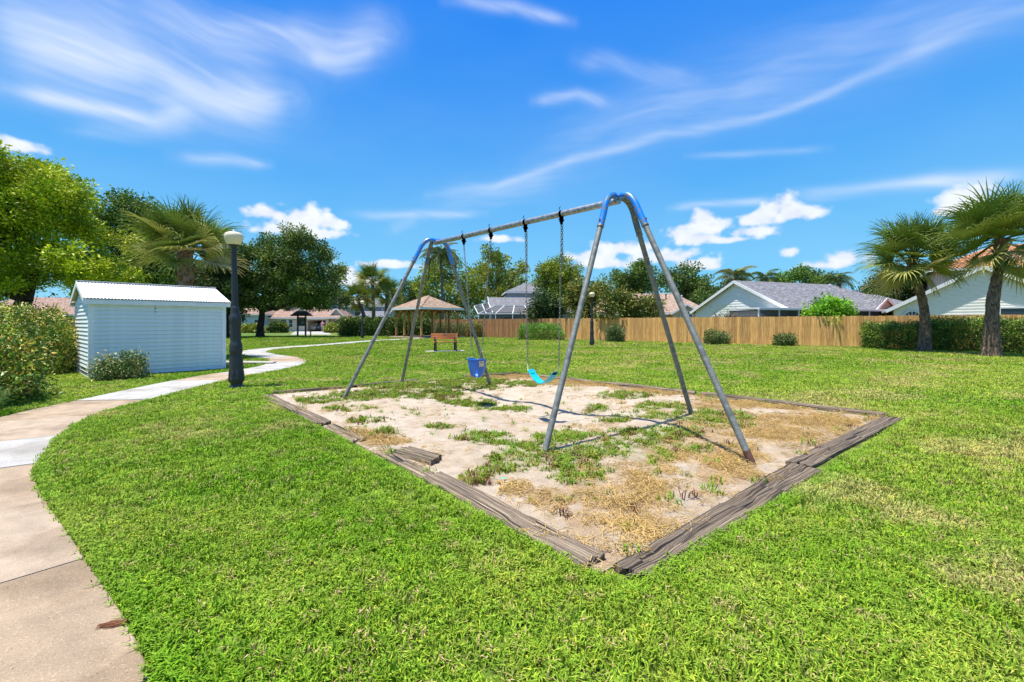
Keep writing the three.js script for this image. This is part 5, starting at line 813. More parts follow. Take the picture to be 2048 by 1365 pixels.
tree({ ...farT, label: 'dark tree behind the pink house ridge', at: [(575 - CX) / F * 84, 84], seed: 619, lobes: [[560, 600, 22], [600, 595, 24], [545, 620, 22], [620, 610, 20]] });
tree({ ...farT, label: 'dark tree left of the blue house gable', at: [(640 - CX) / F * 112, 112], seed: 620, leaf: 'wood', lobes: [[615, 600, 20], [650, 590, 20], [680, 596, 18]] });
{ // far wood closing the view behind everything
  reseed(640); const list = [];
  for (let i = 0; i < 5200; i++) { const a = rr(-1.02, 1.02), Z = rr(118, 150) * (Math.abs(a) > 0.6 ? 0.8 : 1), x = Math.tan(a * 0.9) * Z, h = 6.0 + 3.6 * fbm(x * 0.08, 3, 3) * 2 - 2.4; list.push([M4(x, rr(0.3, h), -Z, rnd() * 6.28, rr(-0.6, 0.6), rr(-0.6, 0.6), rr(0.8, 1.5)), tint([0.05, 0.085, 0.02], rr(0.7, 1.3))]); }
  instanced(scene, 'far_wood', SPRAY.wood, foliage, list, 'far band of woodland behind the houses', 'woodland');
}
// two bare shrubs behind the fence
function bareShrub(label, at, h, spreadX, m, seed) {
  const s = thing('bare_shrub', label, 'shrub', V(at[0], 0, at[1])); reseed(seed);
  const grow = (p, d, r, l, k) => { const e = p.clone().addScaledVector(d, l), q = curve([p, p.clone().lerp(e, 0.5).add(new THREE.Vector3(rr(-0.06, 0.06), rr(-0.03, 0.05), rr(-0.06, 0.06))), e], 5); part(s, 'branch', tube(q, q.map((_, i) => r * (1 - 0.06 * i)), 6), m); if (k > 0) for (let i = 0; i < 3; i++) grow(e, d.clone().add(new THREE.Vector3(rr(-0.8, 0.8) * spreadX, rr(-0.1, 0.5), rr(-0.6, 0.6))).normalize(), r * 0.68, l * rr(0.6, 0.85), k - 1); };
  for (let i = 0; i < 4; i++) grow(new THREE.Vector3(rr(-0.2, 0.2), -0.05, rr(-0.2, 0.2)), new THREE.Vector3(rr(-0.5, 0.5) * spreadX, 1, rr(-0.3, 0.3)).normalize(), 0.06, h * 0.45, 2);
  return s;
}
bareShrub('leafless pinkish shrub behind the fence before the pool enclosure', behindFence(1040, 1.6), 3.0, 1, mat(0.42, 0.27, 0.19, { map: T.bark }), 651);
{ const s = bareShrub('twiggy half-bare shrub behind the fence before the blue gable', behindFence(1432, 1.5), 2.3, 1.1, mat(0.36, 0.27, 0.2, { map: T.bark }), 652); const l = []; reseed(653); for (let i = 0; i < 160; i++) l.push([M4(rr(-0.9, 0.9), rr(1.5, 2.7), rr(-0.5, 0.5), rnd() * 6, rr(-1, 1), rr(-1, 1), rr(0.6, 1)), tint([0.12, 0.18, 0.03], rr(0.6, 1.2))]); instanced(s, 'leaves', SPRAY.hedge, foliage, l); }
// ---------------------------------------------------------------- houses
const X3 = (x, y, z) => new THREE.Vector3(x, y, z);
const trimW = mat(0.78, 0.78, 0.77, { map: T.paint, roughness: 0.6 }), glassM = phys(0.03, 0.04, 0.05, { roughness: 0.08, metalness: 0, specularIntensity: 1 }), darkIn = mat(0.03, 0.03, 0.03);
const roofMat = (r, g, b) => mat(r, g, b, { map: rep(T.shingle, 0.42), bumpMap: rep(T.shingle, 0.42), bumpScale: 0.012, roughness: 0.95 });
const greyRoof = roofMat(0.235, 0.235, 0.25), pinkRoof = roofMat(0.42, 0.27, 0.205), tanRoof = roofMat(0.46, 0.32, 0.235), orangeRoof = mat(0.60, 0.26, 0.12, { map: rep(T.shingle, 0.6), bumpMap: rep(T.shingle, 0.6), bumpScale: 0.03, roughness: 0.85 });
const house = (label, L, dir, name = 'house') => thing(name, label, 'house', V(L[0], 0, L[1]), Math.atan2(dir[1], dir[0]));
// window in the plane z of its parent, x to the right
function windowPart(h, x, y, z, w, hh, o = {}) {
  const g = new THREE.Group(); g.name = 'window'; g.position.set(x, y, z); g.rotation.y = o.turn ?? 0; h.add(g);
  if (o.arch) {
    const s = new THREE.Shape(); s.moveTo(-w / 2, 0); s.lineTo(w / 2, 0); s.lineTo(w / 2, hh - w / 2); s.absarc(0, hh - w / 2, w / 2, 0, Math.PI); s.lineTo(-w / 2, 0);
    part(g, 'pane', clean(new THREE.ExtrudeGeometry(s, { depth: 0.02, bevelEnabled: false, curveSegments: 14 })).translate(0, 0, 0.012), glassM);
    const pts = [X3(-w / 2, 0, 0.03)]; for (let i = 0; i <= 14; i++) { const a = Math.PI - i / 14 * Math.PI; pts.push(X3(Math.cos(a) * w / 2, hh - w / 2 + Math.sin(a) * w / 2, 0.03)); } pts.push(X3(w / 2, 0, 0.03));
    part(g, 'frame', merge([tube(pts, 0.06, 6), box(w + 0.16, 0.1, 0.1, 0, -0.05, 0.03)]), trimW);
    const bars = [box(0.035, hh - 0.02, 0.03, 0, hh / 2, 0.04)]; for (const a of [0.6, 1.0, 2.14, 2.54]) bars.push(bar(X3(0, hh - w / 2, 0.042), X3(Math.cos(a) * w / 2, hh - w / 2 + Math.sin(a) * w / 2, 0.042), 0.03, 0.03, X3(0, 0, 1))); bars.push(box(w, 0.035, 0.03, 0, hh - w / 2, 0.041)); part(g, 'muntins', merge(bars), trimW);
  } else {
    part(g, 'pane', box(w, hh, 0.02, 0, hh / 2, 0.015), glassM);
    part(g, 'frame', merge([box(w + 0.2, 0.1, 0.07, 0, hh + 0.05, 0.035), box(w + 0.2, 0.1, 0.09, 0, -0.05, 0.04), box(0.1, hh, 0.07, -w / 2 - 0.05, hh / 2, 0.035), box(0.1, hh, 0.07, w / 2 + 0.05, hh / 2, 0.035), box(w, 0.05, 0.04, 0, hh / 2, 0.03)]), trimW);
  }
  return g;
}
// siding boards laid over a gable of width W (eave height e, apex a) in the plane z = 0
function sidedGable(h, W, e, a, m, rise, y0 = 0) {
  const core = part(h, 'gable_wall', extrude([[0, 0], [W, 0], [W, e], [W / 2, a], [0, e]], 0.12).translate(0, 0, -0.13), m);
  for (let y = y0; y < a - 0.12; y += rise) { const t = y + rise, half = t <= e ? W / 2 : (W / 2) * (1 - (t - e) / (a - e)); if (half < 0.12) break; part(core, 'siding_board', box(half * 2, rise * 1.04, 0.02, W / 2, y + rise / 2, 0.012, 0, -0.09), m); }
  return core;
}
function rakes(h, W, e, a, ov, z, w = 0.2) { const k = (a - e) / (W / 2); for (const s of [-1, 1]) part(h, 'rake_board', bar(X3(W / 2, a + 0.02, z), X3(W / 2 + s * (W / 2 + ov), e - ov * k + 0.02, z), 0.04, w), trimW); }
const gableRoof = (h, W, D, e, a, ov, fo, m, hip = 0) => {   // ridge along -z; hip: length of the hipped far end
  const k = (a - e) / (W / 2), ey = e - ov * k + 0.14, ry = a + 0.14, zr = hip ? -D - 0.4 + hip : -D - fo, ze = hip ? -D - 0.4 : -D - fo;
  part(h, 'roof_slope', slab([X3(W + ov, ey, fo), X3(W + ov, ey, ze), X3(W / 2, ry, zr), X3(W / 2, ry, fo)], 0.12), m);
  part(h, 'roof_slope', slab([X3(-ov, ey, ze), X3(-ov, ey, fo), X3(W / 2, ry, fo), X3(W / 2, ry, zr)], 0.12), m);
  if (hip) part(h, 'roof_hip', slab([X3(W + ov, ey, ze), X3(-ov, ey, ze), X3(W / 2, ry, zr)], 0.12), m);
  for (const x of [-ov, W + ov]) part(h, 'fascia', box(0.04, 0.18, fo - ze, x + Math.sign(x) * 0.03, ey - 0.08, (fo + ze) / 2), trimW);
};
const hipRoof = (h, W, D, e, a, ov, m, inset, x0 = 0, z0 = 0) => {  // ridge along x
  const P = (x, y, z) => X3(x0 + x, y, z0 + z), E = [P(-ov, e, ov), P(W + ov, e, ov), P(W + ov, e, -D - ov), P(-ov, e, -D - ov)], A = P(inset, a, -D / 2), B = P(W - inset, a, -D / 2);
  for (const f of [[E[0], E[1], B, A], [E[1], E[2], B], [E[2], E[3], A, B], [E[3], E[0], A]]) part(h, 'roof_slope', slab(f, 0.12), m);
  for (let i = 0; i < 4; i++) { const a2 = E[i].clone(), b = E[(i + 1) % 4].clone(); a2.y -= 0.13; b.y -= 0.13; part(h, 'fascia', bar(a2, b, 0.05, 0.2), trimW); }
};
const block = (h, name, W, H, D, m, x = 0, z = 0, y = 0) => part(h, name, box(W, H, D, x + W / 2, y + H / 2, z - D / 2), m);
const vent = (h, x, y, z, m) => part(h, 'roof_vent', merge([tube([X3(x, y - 0.3, z), X3(x, y + 0.35, z)], 0.07, 8), tube([X3(x, y + 0.3, z), X3(x, y + 0.42, z)], 0.12, 8)]), m);
const screenM = phys(0.05, 0.055, 0.06, { roughness: 0.9, transparent: true, opacity: 0.66, side: THREE.DoubleSide });

{ // grey-roofed house with the pale blue gable and a screened porch behind the fence
  const W = 9.2, D = 15, h = house('pale blue sided house with grey shingled roof behind the plank fence', [16.75, 41.65], [0.345, -0.939]);
  const sid = mat(0.84, 0.845, 0.83, { map: T.paint, roughness: 0.6 }), tanWall = mat(0.42, 0.37, 0.31, { map: T.stucco });
  sidedGable(h, W, 2.5, 4.75, sid, 0.2, 1.2); block(h, 'wall', W - 0.3, 2.4, D - 0.2, tanWall, 0.15, -0.14);
  gableRoof(h, W, D, 2.5, 4.75, 0.4, 0.3, greyRoof, 4.4); rakes(h, W, 2.5, 4.75, 0.4, 0.32, 0.22);
  // lower wing beyond the hip
  block(h, 'wing_wall', 7.4, 2.4, 8, tanWall, 1.2, -D + 0.5); { const k = new THREE.Group(); k.name = 'wing'; k.position.set(1.0, -0.35, -D + 3); h.add(k); gableRoof(k, 7.6, 8.5, 2.5, 4.3, 0.4, 0, greyRoof, 4); }
  for (const [z, x] of [[-9.2, W / 2 + 1.2], [-11.2, W / 2 + 0.7]]) { const y = 4.75 - (x - W / 2) * 0.49 + 0.14; vent(h, x, y + 0.05, z, z < -10 ? darkIn : trimW); }
  // entry gable on the side roof
  { const k = new THREE.Group(); k.name = 'entry_gable'; k.position.set(W + 0.72, 2.32, -8.2); k.rotation.y = Math.PI / 2; h.add(k); part(k, 'gable_infill', extrude([[0, 0], [2.6, 0], [1.3, 0.85]], 0.05), tanWall); for (const s of [-1, 1]) { part(k, 'roof_slope', slab(s > 0 ? [X3(2.85, -0.05, 0.15), X3(2.85, -0.05, -2.2), X3(1.3, 1.0, -2.2), X3(1.3, 1.0, 0.15)] : [X3(-0.25, -0.05, -2.2), X3(-0.25, -0.05, 0.15), X3(1.3, 1.0, 0.15), X3(1.3, 1.0, -2.2)], 0.08), greyRoof); part(k, 'rake_board', bar(X3(1.3, 0.98, 0.17), X3(1.3 + s * 1.55, -0.07, 0.17), 0.04, 0.16), trimW); } }
  // screened porch
  const px = W + 0.95, z0 = 3.9, z1 = -11, H = 2.36;
  part(h, 'porch_roof', box(px - W + 1.6, 0.1, z0 - z1, (px + W - 1.6) / 2, H + 0.06, (z0 + z1) / 2), trimW);
  part(h, 'porch_gutter', box(0.14, 0.14, z0 - z1 + 0.1, px + 0.05, H + 0.02, (z0 + z1) / 2), trimW);
  for (let i = 0; i <= 8; i++) part(h, 'porch_post', box(0.08, H - 0.06, 0.08, px, H / 2 - 0.03, mix(z0 - 0.05, z1 + 0.05, i / 8)), trimW);
  part(h, 'porch_rail', box(0.05, 0.05, z0 - z1 - 0.1, px, 1.0, (z0 + z1) / 2), trimW);
  for (let i = 0; i < 8; i++) part(h, 'porch_screen', box(0.006, H - 0.1, (z0 - z1) / 8 - 0.1, px - 0.01, H / 2, mix(z0, z1, (i + 0.5) / 8)), screenM);
  part(h, 'porch_screen', box(2.4, H - 0.1, 0.006, px - 1.3, H / 2, z0 - 0.06), screenM); part(h, 'porch_post', box(0.08, H - 0.06, 0.08, px - 2.5, H / 2 - 0.03, z0 - 0.05), trimW);
  windowPart(h, W - 0.14, 0.9, -4.5, 1.6, 1.2, { turn: Math.PI / 2 }); windowPart(h, W - 0.14, 0.3, -7.0, 1.8, 1.9, { turn: Math.PI / 2 });
}
{ // cream gable on the right
  const W = 8.6, h = house('cream sided house gable behind the thick palm and hedge', [26.3, 31.5], [0.8, -0.6]), sid = mat(0.86, 0.83, 0.75, { map: T.paint, roughness: 0.6 });
  sidedGable(h, W, 2.45, 4.92, sid, 0.19, 1.2); block(h, 'wall', W - 0.3, 2.4, 9, sid, 0.15, -0.14); gableRoof(h, W, 10, 2.45, 4.92, 0.45, 0.32, orangeRoof); rakes(h, W, 2.45, 4.92, 0.45, 0.34, 0.22);
  windowPart(h, 5.75, 1.1, 0.03, 1.3, 1.22); windowPart(h, 0.95, 0.9, 0.03, 1.0, 1.35, { arch: true });
}
{ // two-storey orange-roofed house behind it
  const h = house('two-storey pink house with orange tile roof behind the cream gable', [40.8, 44], [0.8, -0.6]), w = mat(0.60, 0.46, 0.40, { map: T.stucco, roughness: 0.9 });
  block(h, 'wall', 12, 6.4, 9, w); hipRoof(h, 12, 9, 6.55, 9.0, 0.6, orangeRoof, 4.5); windowPart(h, 2.0, 4.6, 0.02, 2.2, 1.6, { arch: true }); windowPart(h, 5.6, 4.6, 0.02, 1.2, 1.4);
}
{ // tan-roofed house in the middle
  const h = house('low house with tan shingled roof and arched gable window', [9.4, 54], [0.995, -0.1]), w = mat(0.60, 0.47, 0.36, { map: T.stucco, roughness: 0.9 });
  block(h, 'wall', 13.2, 2.5, 9, w); hipRoof(h, 13.2, 9, 2.62, 5.15, 0.5, tanRoof, 2.6);
  const k = new THREE.Group(); k.name = 'front_gable'; k.position.set(9.0, 0, 1.3); h.add(k);
  part(k, 'gable_wall', extrude([[0, 0], [3.0, 0], [3.0, 2.5], [1.5, 3.4], [0, 2.5]], 1.4).translate(0, 0, -1.4), w);
  for (const s of [-1, 1]) { part(k, 'roof_slope', slab(s > 0 ? [X3(3.25, 2.45, 0.3), X3(3.25, 2.45, -3.5), X3(1.5, 3.52, -3.5), X3(1.5, 3.52, 0.3)] : [X3(-0.25, 2.45, -3.5), X3(-0.25, 2.45, 0.3), X3(1.5, 3.52, 0.3), X3(1.5, 3.52, -3.5)], 0.1), tanRoof); part(k, 'rake_board', bar(X3(1.5, 3.5, 0.32), X3(1.5 + s * 1.78, 2.42, 0.32), 0.04, 0.2), trimW); }
  windowPart(k, 1.5, 1.3, 0.02, 1.3, 1.5, { arch: true });
  for (const x of [10.2, 11.0]) vent(h, x, 4.4, -2.6, trimW); vent(h, 9.2, 4.6, -2.9, darkIn);
}
{ // grey house with the pool enclosure
  const h = house('grey shingled house with raised upper storey behind the pool enclosure', [-2.3, 54], [0.98, 0.1]), w = mat(0.50, 0.55, 0.62, { map: T.stucco, roughness: 0.9 });
  block(h, 'wall', 9.5, 2.7, 10, w);
  const e = 2.7, r = 4.75; part(h, 'roof_slope', slab([X3(-0.3, e, 0.4), X3(9.8, e, 0.4), X3(9.8, r, -5), X3(-0.3, r, -5)], 0.12), greyRoof); part(h, 'roof_slope', slab([X3(9.8, e, -10.4), X3(-0.3, e, -10.4), X3(-0.3, r, -5), X3(9.8, r, -5)], 0.12), greyRoof);
  part(h, 'gable_wall', extrude([[-10, 0], [0, 0], [-5, r - e - 0.15]], 0.1).rotateY(-Math.PI / 2).translate(0.1, e, 0).applyMatrix4(M4(0, 0, -10)).translate(0, 0, 0), w);
  for (const s of [0.42, -10.42]) part(h, 'rake_board', bar(X3(-0.32, r + 0.02, -5), X3(-0.32, e + 0.02, s), 0.04, 0.2), trimW);
  block(h, 'upper_wall', 6.2, 5.5, 5.5, w, 2.4, -5.6); hipRoof(h, 6.2, 5.5, 5.55, 6.95, 0.4, greyRoof, 2.6, 2.4, -5.6);
  windowPart(h, 2.0, 0.9, 0.02, 1.4, 1.2); windowPart(h, 5.0, 0.4, 0.02, 2.0, 1.8);
}
{ // pool enclosure: white frame with dark mesh
  const c = thing('pool_enclosure', 'white framed pool enclosure with dark mesh roof behind the fence', 'enclosure', V(-3.6, 0, 49.3), Math.atan2(-0.12, 0.99));
  const W = 7.4, D = 4.4, H = 2.42, T2 = 3.35, rib = (a, b, w = 0.07) => part(c, 'frame_beam', bar(a, b, w, w), trimW), pan = (...p) => part(c, 'mesh_panel', polygon(p), screenM);
  for (let i = 0; i <= 4; i++) { const x = i / 4 * W; part(c, 'frame_post', box(0.08, H, 0.08, x, H / 2, 0), trimW); const tx = mix(1.5, W - 1.5, i / 4); rib(X3(x, H, 0), X3(tx, T2, -1.6)); rib(X3(tx, T2, -1.6), X3(tx, T2, -D)); }
  rib(X3(0, H, 0), X3(W, H, 0), 0.1); rib(X3(1.5, T2, -1.6), X3(W - 1.5, T2, -1.6)); rib(X3(0, H, 0), X3(0, H, -D)); rib(X3(0, 1.0, 0), X3(W, 1.0, 0));
  for (let i = 0; i < 4; i++) { const a = i / 4 * W, b = (i + 1) / 4 * W, ta = mix(1.5, W - 1.5, i / 4), tb = mix(1.5, W - 1.5, (i + 1) / 4); pan(X3(a, 0, -0.01), X3(b, 0, -0.01), X3(b, H, -0.01), X3(a, H, -0.01)); pan(X3(a, H, 0), X3(b, H, 0), X3(tb, T2, -1.6), X3(ta, T2, -1.6)); pan(X3(ta, T2 + 0.01, -1.6), X3(tb, T2 + 0.01, -1.6), X3(tb, T2 + 0.01, -D), X3(ta, T2 + 0.01, -D)); }
  // the taller side bay
  const P = [X3(-0.75, 3.3, -1.2), X3(0.6, 3.75, -2.6), X3(1.5, 2.55, -0.25), X3(-0.05, 2.4, 0.02)];
  for (let i = 0; i < 4; i++) rib(P[i], P[(i + 1) % 4]); rib(P[0].clone().lerp(P[1], 0.55), P[3].clone().lerp(P[2], 0.55)); rib(P[0], X3(-0.75, 0, -1.2)); rib(P[0].clone().lerp(P[3], 0.5), P[1].clone().lerp(P[2], 0.5), 0.04);
  pan(P[3], P[2], P[1], P[0]);
}
{ // pale blue two-storey house far away
  const h = house('distant two-storey blue house with white trim and arched window', [-42.4, 100], [1, 0]), w = mat(0.30, 0.36, 0.50, { map: T.paint, roughness: 0.8 });
  block(h, 'wall', 14, 5.0, 9, w); hipRoof(h, 14, 9, 5.15, 7.4, 0.5, greyRoof, 3.5);
  const k = new THREE.Group(); k.name = 'front_gable'; k.position.set(2.4, 0, 1.2); h.add(k);
  part(k, 'gable_wall', extrude([[0, 0], [3.6, 0], [3.6, 4.9], [1.8, 6.0], [0, 4.9]], 1.3).translate(0, 0, -1.3), w);
  for (const s of [-1, 1]) { part(k, 'roof_slope', slab(s > 0 ? [X3(3.9, 4.85, 0.35), X3(3.9, 4.85, -4), X3(1.8, 6.15, -4), X3(1.8, 6.15, 0.35)] : [X3(-0.3, 4.85, -4), X3(-0.3, 4.85, 0.35), X3(1.8, 6.15, 0.35), X3(1.8, 6.15, -4)], 0.1), greyRoof); part(k, 'rake_board', bar(X3(1.8, 6.1, 0.37), X3(1.8 + s * 2.15, 4.8, 0.37), 0.05, 0.26), trimW); }
  windowPart(k, 1.8, 3.0, 0.02, 1.6, 2.2, { arch: true }); windowPart(h, 8.6, 3.0, 0.02, 1.2, 1.9); windowPart(h, 11.6, 3.0, 0.02, 1.1, 1.9); windowPart(h, 8.6, 0.6, 0.02, 1.2, 1.6);
  for (const x of [0, 14, 6.1]) part(h, 'corner_trim', box(0.2, 5.0, 0.2, x, 2.5, 0.02), trimW);
  block(h, 'garage_wall', 5.5, 2.6, 5, mat(0.55, 0.56, 0.58, { map: T.stucco }), 10.5, 4.5); part(h, 'garage_door', box(4.6, 2.2, 0.06, 13.3, 1.1, 4.54), trimW); part(h, 'lean_roof', slab([X3(10.2, 2.7, 4.9), X3(16.3, 2.7, 4.9), X3(16.3, 4.2, 0), X3(10.2, 4.2, 0)], 0.12), greyRoof);
}
{ // pink house with the open garage
  const Z = 78, x0 = (537 - CX) / F * Z, sc = Z / F, h = house('single-storey pink house with open double garage and tan roof', [x0, Z], [1, 0]), w = mat(0.72, 0.60, 0.50, { map: T.stucco, roughness: 0.9 });
  const at = (px) => (px - 537) * sc, g0 = at(612), g1 = at(651), gr = at(657);
  block(h, 'wall', g0, 2.3, 9, w); hipRoof(h, at(618), 9, 2.4, 4.45, 0.5, pinkRoof, 0.8);
  windowPart(h, at(567), 0.75, 0.02, 0.9, 1.25); windowPart(h, at(581.5), 0.75, 0.02, 0.65, 1.25); part(h, 'corner_trim', box(0.14, 2.3, 0.1, at(575), 1.15, 0.02), trimW);
  // garage shell, open to the front
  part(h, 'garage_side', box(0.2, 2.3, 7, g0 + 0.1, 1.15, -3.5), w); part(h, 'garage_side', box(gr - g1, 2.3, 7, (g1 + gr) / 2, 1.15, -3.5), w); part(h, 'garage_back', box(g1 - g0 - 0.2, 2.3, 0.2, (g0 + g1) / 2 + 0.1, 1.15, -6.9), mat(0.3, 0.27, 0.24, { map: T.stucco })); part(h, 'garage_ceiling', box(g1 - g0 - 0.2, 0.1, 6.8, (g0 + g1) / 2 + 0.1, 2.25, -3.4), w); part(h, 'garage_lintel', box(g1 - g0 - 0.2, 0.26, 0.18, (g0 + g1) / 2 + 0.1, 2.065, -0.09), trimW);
  hipRoof(h, at(676) - g0 - 0.2, 8, 2.42, 3.95, 0.45, pinkRoof, 0.6, g0 + 0.3, 0.35);
  for (const [xa, ww, base, top] of [[at(583), 3.2, 2.75, 4.1], [at(660), 2.0, 2.7, 3.85]]) { const k = new THREE.Group(); k.name = 'roof_gable'; k.position.set(xa, base, -0.5); h.add(k); part(k, 'gable_infill', extrude([[0, 0], [ww, 0], [ww / 2, top - base]], 0.08), w); for (const s of [-1, 1]) part(k, 'roof_slope', slab(s > 0 ? [X3(ww + 0.3, -0.15, 0.4), X3(ww + 0.3, -0.15, -3.2), X3(ww / 2, top - base + 0.1, -3.2), X3(ww / 2, top - base + 0.1, 0.4)] : [X3(-0.3, -0.15, -3.2), X3(-0.3, -0.15, 0.4), X3(ww / 2, top - base + 0.1, 0.4), X3(ww / 2, top - base + 0.1, -3.2)], 0.08), pinkRoof); for (const s of [-1, 1]) part(k, 'rake_board', bar(X3(ww / 2, top - base + 0.06, 0.42), X3(ww / 2 + s * (ww / 2 + 0.32), -0.18, 0.42), 0.04, 0.18), trimW); }
  block(h, 'porch_wall', at(676) - gr, 2.3, 5, w, gr, -0.8); windowPart(h, at(668), 0.8, -0.78, 0.8, 1.2);
  // pale blue wing at the other end
  const blue = mat(0.45, 0.53, 0.60, { map: T.paint }); block(h, 'wing_wall', at(538) - at(504), 2.9, 6, blue, at(504), 2.5); windowPart(h, at(530), 0.8, 2.52, 0.8, 1.2); part(h, 'corner_trim', box(0.14, 2.9, 0.14, at(538), 1.45, 2.5), trimW); hipRoof(h, at(538) - at(504), 6, 2.95, 4.4, 0.4, pinkRoof, 1.2, at(504), 2.5);
}
{ const h = house('low tan brick house behind the live oak trunk', [(452 - CX) / F * 76, 76], [1, 0]); block(h, 'wall', 4.3, 2.3, 6, mat(0.42, 0.31, 0.23, { map: rep(T.brick, 0.5), roughness: 0.95 })); hipRoof(h, 4.3, 6, 2.4, 4.0, 0.4, pinkRoof, 1.4); windowPart(h, 2.0, 0.9, 0.02, 1.2, 1.1); }
{ const h = house('pink-roofed house glimpsed between tall hedge and shed', [-70, 58], [0.98, 0.2]); block(h, 'wall', 16, 2.5, 9, mat(0.62, 0.48, 0.36, { map: T.stucco })); hipRoof(h, 16, 9, 2.6, 5.0, 0.5, pinkRoof, 3); windowPart(h, 4, 0.9, 0.02, 1.4, 1.2); windowPart(h, 12, 0.9, 0.02, 1.4, 1.2); }

// ---------------------------------------------------------------- cars in the garage, person on the drive
function car(label, x, Z, body) {
  const c = thing('parked_car', label, 'car', V(x, 0.03, Z), 0, 'cars in the open garage');   // rear towards the drive (+z)
  const prof = [[-2.2, 0.32], [2.15, 0.32], [2.22, 0.55], [2.16, 0.86], [1.75, 0.98], [1.0, 1.36], [-0.1, 1.42], [-0.95, 1.0], [-2.0, 0.82], [-2.25, 0.6]];
  const s = new THREE.Shape(prof.map(([a, b]) => new THREE.Vector2(a, b))), g = new THREE.ExtrudeGeometry(s, { depth: 1.5, bevelEnabled: true, bevelSize: 0.08, bevelThickness: 0.12, bevelSegments: 3 }); g.translate(0, 0, -0.75); g.rotateY(-Math.PI / 2);
  const b = part(c, 'body', clean(g), body);
  part(b, 'rear_window', bar(X3(0, 1.0, 1.81), X3(0, 1.36, 1.1), 1.35, 0.02, X3(0, 1, 1)), glassM);
  for (const sx of [-1, 1]) { part(c, 'tail_light', box(0.38, 0.13, 0.06, sx * 0.62, 0.84, 2.24), mat(0.42, 0.02, 0.015, { roughness: 0.25 })); part(b, 'side_window', box(0.01, 0.3, 1.7, sx * 0.875, 1.17, 0.3), glassM); for (const z of [-1.4, 1.35]) { const w = part(c, 'wheel', tube([X3(sx * 0.62, 0.3, z), X3(sx * 0.86, 0.3, z)], 0.31, 18), mat(0.02, 0.02, 0.02)); part(w, 'rim', tube([X3(sx * 0.85, 0.3, z), X3(sx * 0.875, 0.3, z)], 0.19, 14), mat(0.5, 0.5, 0.5, { metalness: 0.8, roughness: 0.35 })); } }
  part(c, 'number_plate', box(0.34, 0.17, 0.02, 0, 0.62, 2.315), mat(0.45, 0.6, 0.5)); part(c, 'rear_bumper', box(1.7, 0.16, 0.1, 0, 0.4, 2.27), body);
}
car('white saloon car backed by the lit doorway of the garage', (626.5 - CX) / F * 80.5, 81.6, phys(0.75, 0.76, 0.78, { roughness: 0.3, clearcoat: 1 }));
car('dark saloon car beside the white one inside the garage', (643 - CX) / F * 80.8, 81.9, phys(0.07, 0.06, 0.07, { roughness: 0.3, clearcoat: 1 }));
function figure(bones, res, size, centre) {                  // smooth union of tapered capsules, meshed
  const mc = new MarchingCubes(res, new THREE.MeshStandardMaterial(), false, false, 60000); mc.isolation = 0;
  const p = new THREE.Vector3(), half = size / 2;
  for (let k = 0; k < res; k++) for (let j = 0; j < res; j++) for (let i = 0; i < res; i++) {
    p.set((i - res / 2) / (res / 2) * half, (j - res / 2) / (res / 2) * half, (k - res / 2) / (res / 2) * half).add(centre); let d = 9;
    for (const [a, b, ra, rb] of bones) { const ba = b.clone().sub(a), h = clamp(p.clone().sub(a).dot(ba) / ba.lengthSq()), q = p.distanceTo(a.clone().addScaledVector(ba, h)) - mix(ra, rb, h), kk = 0.035, m = Math.max(kk - Math.abs(d - q), 0) / kk; d = Math.min(d, q) - m * m * kk * 0.25; }
    mc.field[k * res * res + j * res + i] = -d;
  }
  mc.update(); const n = mc.count, g = new THREE.BufferGeometry(); g.setAttribute('position', new THREE.BufferAttribute(mc.positionArray.slice(0, n * 3), 3)); g.scale(half, half, half); g.translate(centre.x, centre.y, centre.z); g.computeVertexNormals(); return clean(g);
}
